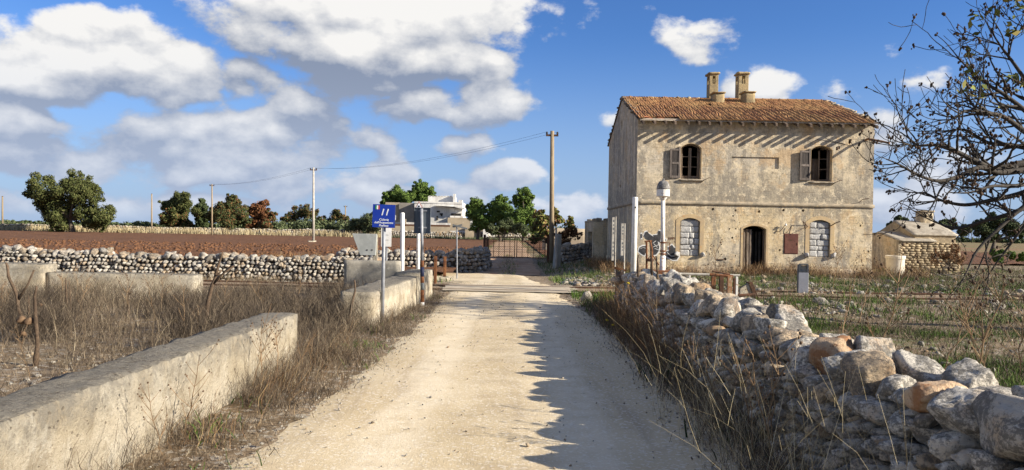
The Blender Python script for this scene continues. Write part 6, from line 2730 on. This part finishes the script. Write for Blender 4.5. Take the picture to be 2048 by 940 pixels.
# ------------------------------------------------------------------ trees
def leaf_cloud(blobs, n, size, rng, hollow=.55, flat=.0):
    """many small bent leaf clumps spread through overlapping lobes"""
    B = np.array(blobs)
    w = B[:, 3] ** 2
    k = rng.choice(len(B), n, p=w / w.sum())
    d = rng.normal(size=(n, 3))
    d /= np.linalg.norm(d, axis=1)[:, None]
    rad = (hollow + (1 - hollow) * rng.uniform(0, 1, n) ** .7) * (1 + .13 * rng.normal(size=n))
    P = B[k, :3] + d * (rad * B[k, 3])[:, None]
    nrm = d + rng.normal(0, .55, (n, 3))
    nrm /= np.linalg.norm(nrm, axis=1)[:, None]
    t = np.cross(nrm, rng.normal(size=(n, 3)))
    t /= np.linalg.norm(t, axis=1)[:, None]
    b = np.cross(nrm, t)
    s = size * rng.uniform(.55, 1.35, n)[:, None]
    V = np.stack([P - t * s, P - b * s * .55 + nrm * s * .18, P + t * s, P + b * s * .55 + nrm * s * .18], 1)
    F = np.arange(n * 4).reshape(-1, 4)
    return V.reshape(-1, 3), F


def tree(name, label, base_px, Y, blobs_px, n, leaf, mat, group=None, trunk_r=.25, trunk_px=None, fork=4, depth=.8, seed=0, cat='tree', hollow=.5, extra=None):
    """blobs in survey pixels (x, y, radius) at distance Y, each with its own depth"""
    rng = np.random.default_rng(300 + seed)
    r = random.Random(seed)
    k = Y / FPX
    b = at(base_px[0], base_px[1], Y)
    b.z = 0
    root = empty(name, b, label, cat, group)
    bl = []
    n = int(n * 3.3)
    leaf *= .47
    for (x, y, rad) in blobs_px:
        c = at(x, y, Y)
        bl.append((c.x, Y + r.uniform(-1, 1) * depth * rad * k, max(c.z, rad * k * .3), rad * k))
    # break every lobe into smaller bosses
    sub = []
    for c in bl:
        sub.append((c[0], c[1], c[2], c[3] * .7))
        for q in range(15):
            d = Vector((r.gauss(0, 1), r.gauss(0, 1), r.gauss(.15, .9))).normalized() * c[3] * r.uniform(.55, 1.0)
            sub.append((c[0] + d.x, c[1] + d.y, max(.2, c[2] + d.z), c[3] * r.uniform(.14, .34)))
    V, F = leaf_cloud(sub, n, leaf, rng, hollow)
    V[:, 2] = np.maximum(V[:, 2], .02)
    cr = link('crown', mesh_np('crown', V, F), mat, root)
    if extra:
        m2, sel, n2 = extra
        V, F = leaf_cloud([sub[j] for j in range(len(sub)) if sel(sub[j])] or sub, n2 * 3, leaf, rng, hollow)
        V[:, 2] = np.maximum(V[:, 2], .02)
        link('faded_leaves', mesh_np('faded_leaves', V, F), m2, root)
    # trunk and limbs
    mb = MB()
    cz = min(c[2] for c in bl)
    top = Vector((sum(c[0] for c in bl) / len(bl), Y, sum(c[2] for c in bl) / len(bl)))
    mid = Vector(b).lerp(top, .45)
    mid.x += r.uniform(-.2, .2)
    mb.tube([(b.x, Y, -.2), (b.x + .03, Y, .3), tuple(mid)], [trunk_r * 1.35, trunk_r, trunk_r * .7], 8)
    tr = mb.build('trunk', M['bark'], root, smooth=True)
    for c in sorted(bl, key=lambda c: -c[3])[:fork + 3]:
        q = Vector(c[:3])
        m = mid.lerp(q, .5) + Vector((r.uniform(-.1, .1), r.uniform(-.1, .1), .1)) * c[3]
        MB().tube([mid, m, q], [trunk_r * .6, trunk_r * .35, trunk_r * .12], 6).build('limb', M['bark'], tr, smooth=True)
    return root


tree('oak_tree', 'large round dark green oak standing alone at the far left beyond the red field', (145, 462), 118,
     [(100, 385, 34), (85, 400, 28), (145, 372, 34), (165, 385, 36), (190, 390, 22), (120, 412, 34), (165, 425, 30), (200, 428, 28), (215, 438, 18), (70, 385, 14), (95, 430, 26), (120, 445, 24), (185, 445, 24), (60, 390, 8)], 15000, .33, M['oak_leaf'], trunk_r=.45, seed=1)
tree('bushy_tree', 'rounded dark green tree at the left end of the mid distance tree group', (352, 462), 132,
     [(350, 408, 26), (330, 412, 18), (375, 410, 22), (352, 432, 24), (330, 438, 14), (390, 425, 12), (345, 450, 14), (375, 450, 16)], 6500, .33, M['oak_leaf'], trunk_r=.3, seed=2, extra=(M['autumn_leaf'], lambda c: c[2] < 3.4, 900))
tree('bushy_tree', 'dark green tree behind the thin pole in the mid distance group', (408, 462), 136,
     [(408, 415, 16), (405, 435, 18), (420, 430, 14), (410, 452, 14)], 3000, .33, M['dark_leaf'], trunk_r=.25, seed=3)
tree('bushy_tree', 'green tree with reddish top in the middle of the mid distance group', (460, 464), 130,
     [(468, 405, 18), (450, 425, 26), (478, 425, 22), (435, 430, 18), (462, 445, 22), (490, 440, 14)], 6500, .33, M['mixed_leaf'], trunk_r=.3, seed=4, extra=(M['dark_leaf'], lambda c: True, 2500))
tree('autumn_tree', 'rust red autumn coloured tree at the right of the mid distance group', (520, 464), 134,
     [(518, 418, 20), (505, 425, 14), (530, 432, 16), (516, 442, 18), (545, 430, 8), (500, 450, 14), (535, 450, 13)], 5200, .32, M['autumn_leaf'], trunk_r=.25, seed=5, extra=(M['dark_leaf'], lambda c: c[0] > at(530, 440, 134).x, 1000))
tree('sparse_tree', 'thin half bare tree just left of the pale pole above bushes', (590, 464), 150,
     [(590, 430, 20), (608, 422, 16), (575, 440, 14), (625, 430, 16), (640, 442, 12)], 3000, .33, M['mixed_leaf'], trunk_r=.25, seed=6, hollow=.3)
tree('sparse_tree', 'low brownish green tree between the pale pole and the small pole', (680, 464), 152,
     [(672, 432, 16), (690, 442, 16), (655, 446, 14)], 2600, .33, M['mixed_leaf'], trunk_r=.2, seed=7, hollow=.35)
tree('shrub', 'leafy green shrub to the left behind the blue sign', (730, 464), 126,
     [(735, 442, 20), (715, 450, 18), (755, 440, 20), (700, 455, 14), (745, 455, 20)], 5000, .28, M['olive_leaf'], trunk_r=.12, seed=8, cat='shrub')
tree('pine_tree', 'left bright green pine crown rising behind the farmhouse tower', (800, 462), 156,
     [(793, 388, 20), (775, 395, 14), (810, 395, 18), (790, 408, 18), (772, 410, 12), (812, 412, 16)], 7000, .34, M['pine_leaf'], trunk_r=.3, seed=9)
tree('pine_tree', 'right bright green pine crown rising behind the white farmhouse', (845, 462), 158,
     [(840, 378, 18), (858, 388, 16), (828, 392, 16), (848, 400, 18), (866, 396, 8)], 6000, .34, M['pine_leaf'], trunk_r=.3, seed=10)
tree('pine_tree', 'leftmost small pine between the farmhouse and the utility pole', (955, 464), 120,
     [(953, 405, 15), (945, 415, 13), (963, 418, 14), (955, 435, 18), (940, 428, 10), (950, 452, 15), (968, 448, 14)], 4500, .27, M['pine_leaf'], trunk_r=.22, seed=11)
tree('pine_tree', 'middle pine of the three left of the utility pole', (1000, 464), 122,
     [(998, 405, 18), (985, 412, 14), (1010, 415, 16), (995, 432, 22), (1015, 440, 18), (978, 438, 16), (1000, 455, 18), (980, 457, 14)], 6500, .27, M['pine_leaf'], trunk_r=.25, seed=12)
tree('pine_tree', 'tallest pine of the three, nearest the utility pole', (1047, 464), 118,
     [(1045, 390, 18), (1058, 398, 13), (1032, 402, 12), (1048, 412, 20), (1040, 432, 24), (1060, 435, 18), (1022, 440, 16), (1045, 456, 18), (1065, 455, 14)], 8000, .27, M['pine_leaf'], trunk_r=.28, seed=13)
tree('shrub', 'pale green olive shrub below the pines behind the gate', (1005, 470), 112,
     [(985, 458, 12), (1008, 452, 15), (1030, 458, 13), (1020, 445, 10), (1048, 458, 13)], 3600, .22, M['olive_leaf'], trunk_r=.1, seed=14, cat='shrub')
tree('fig_bush', 'straggly fig bush with yellowing leaves at the foot of the utility pole', (1108, 512), 44,
     [(1078, 430, 12), (1085, 445, 16), (1105, 440, 14), (1072, 455, 12), (1120, 440, 10), (1090, 465, 14), (1110, 425, 9), (1070, 480, 10)], 520, .24, M['fig_leaf'], trunk_r=.10, seed=15, hollow=.1, extra=(M['brown_leaf'], lambda c: True, 300))
tree('fig_bush', 'half bare brown leaved fig bush right of the leaning post', (1135, 512), 44.5,
     [(1135, 465, 16), (1120, 475, 14), (1150, 470, 12), (1140, 448, 10), (1128, 490, 14), (1141, 437, 6)], 300, .22, M['brown_leaf'], trunk_r=.06, seed=16, hollow=.1, extra=(M['fig_leaf'], lambda c: c[2] > 1.9, 120))
tree('bushy_tree', 'dark tree on the skyline just right of the house behind the oven chimney', (1800, 470), 95,
     [(1798, 448, 16), (1785, 456, 12), (1815, 452, 15), (1805, 462, 14), (1830, 462, 10)], 4500, .26, M['dark_leaf'], trunk_r=.25, seed=17)
tree('bushy_tree', 'dark tree on the skyline behind the right end of the oven house', (1890, 470), 110,
     [(1880, 455, 16), (1900, 452, 15), (1925, 460, 14), (1868, 466, 12)], 3600, .28, M['dark_leaf'], trunk_r=.25, seed=18)
tree('bushy_tree', 'dark green tree on the skyline under the fig branches at the right edge', (1985, 472), 90,
     [(1965, 455, 20), (1995, 448, 24), (2025, 455, 22), (2045, 462, 18), (1980, 470, 18)], 5500, .26, M['dark_leaf'], trunk_r=.3, seed=19)
tree('shrub', 'russet dead bush against the wall of the oven house', (1885, 545), 34.0,
     [(1880, 510, 14), (1900, 515, 16), (1915, 500, 14), (1925, 520, 14), (1868, 522, 10)], 1100, .07, M['brown_leaf'], trunk_r=.05, seed=20, cat='shrub', hollow=.1)
tree('shrub', 'bright green low shrub beyond the yard at the right edge', (2005, 530), 40,
     [(1985, 508, 9), (2005, 505, 9), (2025, 510, 10), (2045, 515, 12), (1995, 518, 10)], 2600, .07, M['greens'], trunk_r=.04, seed=21, cat='shrub')


def hedges():
    """scrub and low woods that read as one dark band along the horizon"""
    rng = np.random.default_rng(77)
    r = random.Random(5)
    bl = []
    for x in range(0, 760, 7):
        Y = 140 + r.uniform(-4, 8)
        hpx = 13 + 8 * mnoise.noise(Vector((x * .02, 0, 3))) + r.uniform(0, 6) + (9 if x > 540 else 0)
        c = at(x, 458 - hpx * .35, Y)
        bl.append((c.x, Y, max(.5, c.z * .7), hpx * .6 * Y / FPX))
    for x in range(930, 1160, 7):
        Y = 138 + r.uniform(-3, 6)
        hpx = 24 + r.uniform(0, 10)
        c = at(x, 462, Y)
        bl.append((c.x, Y, hpx * .35 * Y / FPX, hpx * .6 * Y / FPX))
    V, F = leaf_cloud(bl, 34000, .26, rng, .3)
    V[:, 2] = np.maximum(V[:, 2], .05)
    o = link('scrub_belt', mesh_np('scrub_belt', V, F), M['olive_leaf'])
    o['kind'] = 'stuff'
    bl = []
    for x in list(range(-200, 2300, 9)):
        Y = 420 + r.uniform(-30, 60)
        hpx = 5 + 3 * mnoise.noise(Vector((x * .03, 7, 3))) + (3 if x > 1700 else 0)
        c = at(x, 470, Y)
        bl.append((c.x, Y, .8, max(2, hpx) * Y / FPX))
    V, F = leaf_cloud(bl, 15000, .9, rng, .4)
    V[:, 2] = np.maximum(V[:, 2], .1)
    o = link('far_woods', mesh_np('far_woods', V, F), M['dark_leaf'])
    o['kind'] = 'stuff'


hedges()


# ------------------------------------------------------------------ the fig tree reaching in from the right
def fig_tree():
    Y0 = 13.0
    r = random.Random(31)
    root = empty('fig_tree', (11.2, Y0, 0), 'nearly leafless dark fig tree spreading curling branches in from the right edge', 'tree')
    trunk_top = Vector((10.6, Y0, 1.35))
    MB().tube([(11.1, Y0, -.2), (11.0, Y0, .4), (10.8, Y0, .9), tuple(trunk_top)], [.34, .26, .22, .20], 10).build('trunk', M['fig_bark'], root, smooth=True)
    tips = []

    def smooth_path(P, n=5):
        out = []
        for i in range(len(P) - 1):
            a, b = P[i], P[i + 1]
            pa = P[i - 1] if i else a * 2 - b
            pb = P[i + 2] if i + 2 < len(P) else b * 2 - a
            for k in range(n):
                t = k / n
                out.append(.5 * ((2 * a) + (b - pa) * t + (2 * pa - 5 * a + 4 * b - pb) * t * t + (3 * a - pa - 3 * b + pb) * t ** 3))
        out.append(P[-1])
        return out

    def shoot(mb, p, d, L, rad, lvl):
        n = max(4, int(L / .11))
        pts, rs = [p.copy()], [rad]
        q = p.copy()
        d = d.normalized()
        curl = r.uniform(.5, 1.3)
        for k in range(n):
            d = (d + Vector((r.gauss(0, .15), r.gauss(0, .15), r.gauss(0, .12) + .13 * curl * (k / n)))).normalized()
            q = q + d * (L / n)
            pts.append(q.copy())
            rs.append(max(.0055, rad * (1 - .62 * (k + 1) / n)))
        mb.tube(pts, rs, 5 if lvl < 2 else 4)
        tips.append((pts[-1], d.copy()))
        if lvl < 3 and L > .22:
            for c in range(r.randint(2, 4) if lvl < 2 else r.randint(0, 2)):
                k = r.randint(max(1, n // 4), n - 1)
                t = (pts[k + 1] - pts[k]).normalized() if k < n else d
                side = t.cross(Vector((r.gauss(0, 1), r.gauss(0, 1), r.gauss(0, 1)))).normalized()
                nd = t * .75 + side * .8 + Vector((0, 0, .2))
                shoot(mb, pts[k], nd, L * r.uniform(.4, .68), rs[k] * .68, lvl + 1)

    limbs = [
        # (path in survey px, distances, start radius, shoots)
        ([(2150, 330), (2048, 327), (1990, 338), (1950, 322), (1905, 300), (1868, 290), (1830, 292), (1798, 284)], (12.8, 12.4), .115, 16),
        ([(2140, 345), (2060, 340), (2000, 345), (1960, 335), (1925, 350), (1880, 362), (1840, 352), (1800, 330), (1772, 318)], (12.8, 11.6), .10, 16),
        ([(2130, 350), (2048, 385), (1985, 400), (1930, 410), (1880, 400), (1845, 385), (1815, 395)], (12.9, 13.6), .09, 14),
        ([(2120, 370), (2040, 420), (1975, 440), (1920, 455), (1880, 448), (1840, 430)], (12.9, 14.2), .085, 12),
        ([(2140, 310), (2060, 270), (2010, 235), (1965, 225), (1930, 222), (1905, 238), (1875, 240)], (12.8, 12.0), .085, 14),
        ([(2130, 300), (2060, 230), (2010, 190), (1970, 165), (1930, 130), (1900, 95)], (12.7, 12.6), .08, 15),
        ([(2130, 290), (2070, 190), (2030, 130), (2000, 90), (1975, 50)], (12.7, 13.0), .08, 14),
        ([(2160, 280), (2110, 160), (2080, 80), (2050, 10)], (12.9, 12.4), .08, 12),
        ([(2120, 380), (2048, 415), (2000, 455), (1955, 500), (1935, 540), (1925, 562)], (12.6, 12.2), .07, 9),
        ([(2130, 390), (2060, 440), (2020, 490), (1990, 530), (1975, 555)], (12.6, 13.0), .06, 9),
        ([(2140, 320), (2070, 300), (2020, 290), (1975, 285), (1930, 260), (1890, 262), (1850, 262)], (12.6, 13.4), .085, 14),
        ([(2140, 340), (2080, 360), (2030, 372), (1985, 372), (1940, 385), (1900, 385)], (12.6, 11.4), .08, 13),
        ([(2180, 300), (2200, 180), (2240, 90)], (13, 13.6), .08, 8),
        ([(2200, 330), (2300, 300), (2380, 250)], (13, 13), .09, 9),
    ]
    for path, (ya, yb), rad, ns in limbs:
        P = [trunk_top]
        m = len(path)
        for k, (x, y) in enumerate(path):
            P.append(at(x, y, ya + (yb - ya) * k / (m - 1)))
        S_ = smooth_path(P, 5)
        n = len(S_)
        rs = [max(.009, rad * .72 * (1 - .88 * k / (n - 1))) for k in range(n)]
        mb = MB()
        mb.tube(S_, rs, 7)
        for s in range(int(ns * (.62 if path[-1][1] > 370 else 1.05))):
            k = int(n * r.uniform(.28, .99))
            k = min(k, n - 2)
            t = (S_[k + 1] - S_[k]).normalized()
            side = t.cross(Vector((r.gauss(0, 1), r.gauss(0, .7), r.gauss(0, 1)))).normalized()
            shoot(mb, S_[k], t * .8 + side * .9 + Vector((0, 0, .18)), r.uniform(.4, 1.15), rs[k] * .55 + .003, 1)
        shoot(mb, S_[-1], (S_[-1] - S_[-2]), .35, rs[-1], 2)
        mb.build('branch', M['fig_bark'], root, smooth=True)
    # shrivelled figs and leaf remains at the tips
    rnd = np.random.default_rng(4)
    parts = []
    pods = rocks(1, 6)
    for q, d in tips:
        if r.random() < .42:
            for c in range(r.randint(2, 4)):
                V, F = pods[r.randint(0, 5)]
                s = r.uniform(.010, .026)
                parts.append((V * np.array([s, s, s * 1.3]) + np.array(q) + rnd.normal(0, .025, 3), F))
    V, F = join(parts)
    o = link('withered_fruit', mesh_np('withered_fruit', V, F), M['dark_pod'], root)
    o['kind'] = 'stuff'
    # the last green leaves high on the right
    bl = []
    for q, d in tips:
        c = q
        u = (c.x / c.y) * FPX + 1024
        v = 470 - (c.z - CAM_H) / c.y * FPX
        if u > 1905 and v < 215 and r.random() < .12 + .8 * max(0, (u - 1980) / 120):
            bl.append((c.x, c.y, c.z, .14))
    V, F = leaf_cloud(bl, min(420, len(bl) * 4), .075, rnd, .1)
    o = link('leaf', mesh_np('leaf', V, F), M['fig_leaf'], root)
    o['kind'] = 'stuff'


fig_tree()


# thin green weed with yellow flowers by the wall end, and small yellow heads lower down
root = empty('yellow_flower_weed', (1.75, 12.6, 0), 'weed with small yellow flowers leaning from the far end of the stone wall', 'weed')
q = [at(1246, 690, 11.5), at(1240, 640, 11.5), at(1262, 600, 11.5), at(1256, 568, 11.5)]
q[0].z = 0
MB().tube(q, [.008, .006, .005, .004], 5).build('stem', M['stem'], root)
for px, py in ((1256, 566), (1214, 640), (1226, 650), (1240, 657), (1254, 668)):
    c = at(px, py, 11.5)
    MB().tube([q[1], c], [.004, .003], 4).build('shoot', M['stem'], root)
    V, F = rock_verts(1, 5, .2, 8)
    link('flower', mesh_np('flower', V * np.array([.026, .026, .016]) + np.array(c), F), M['yellow'], root)
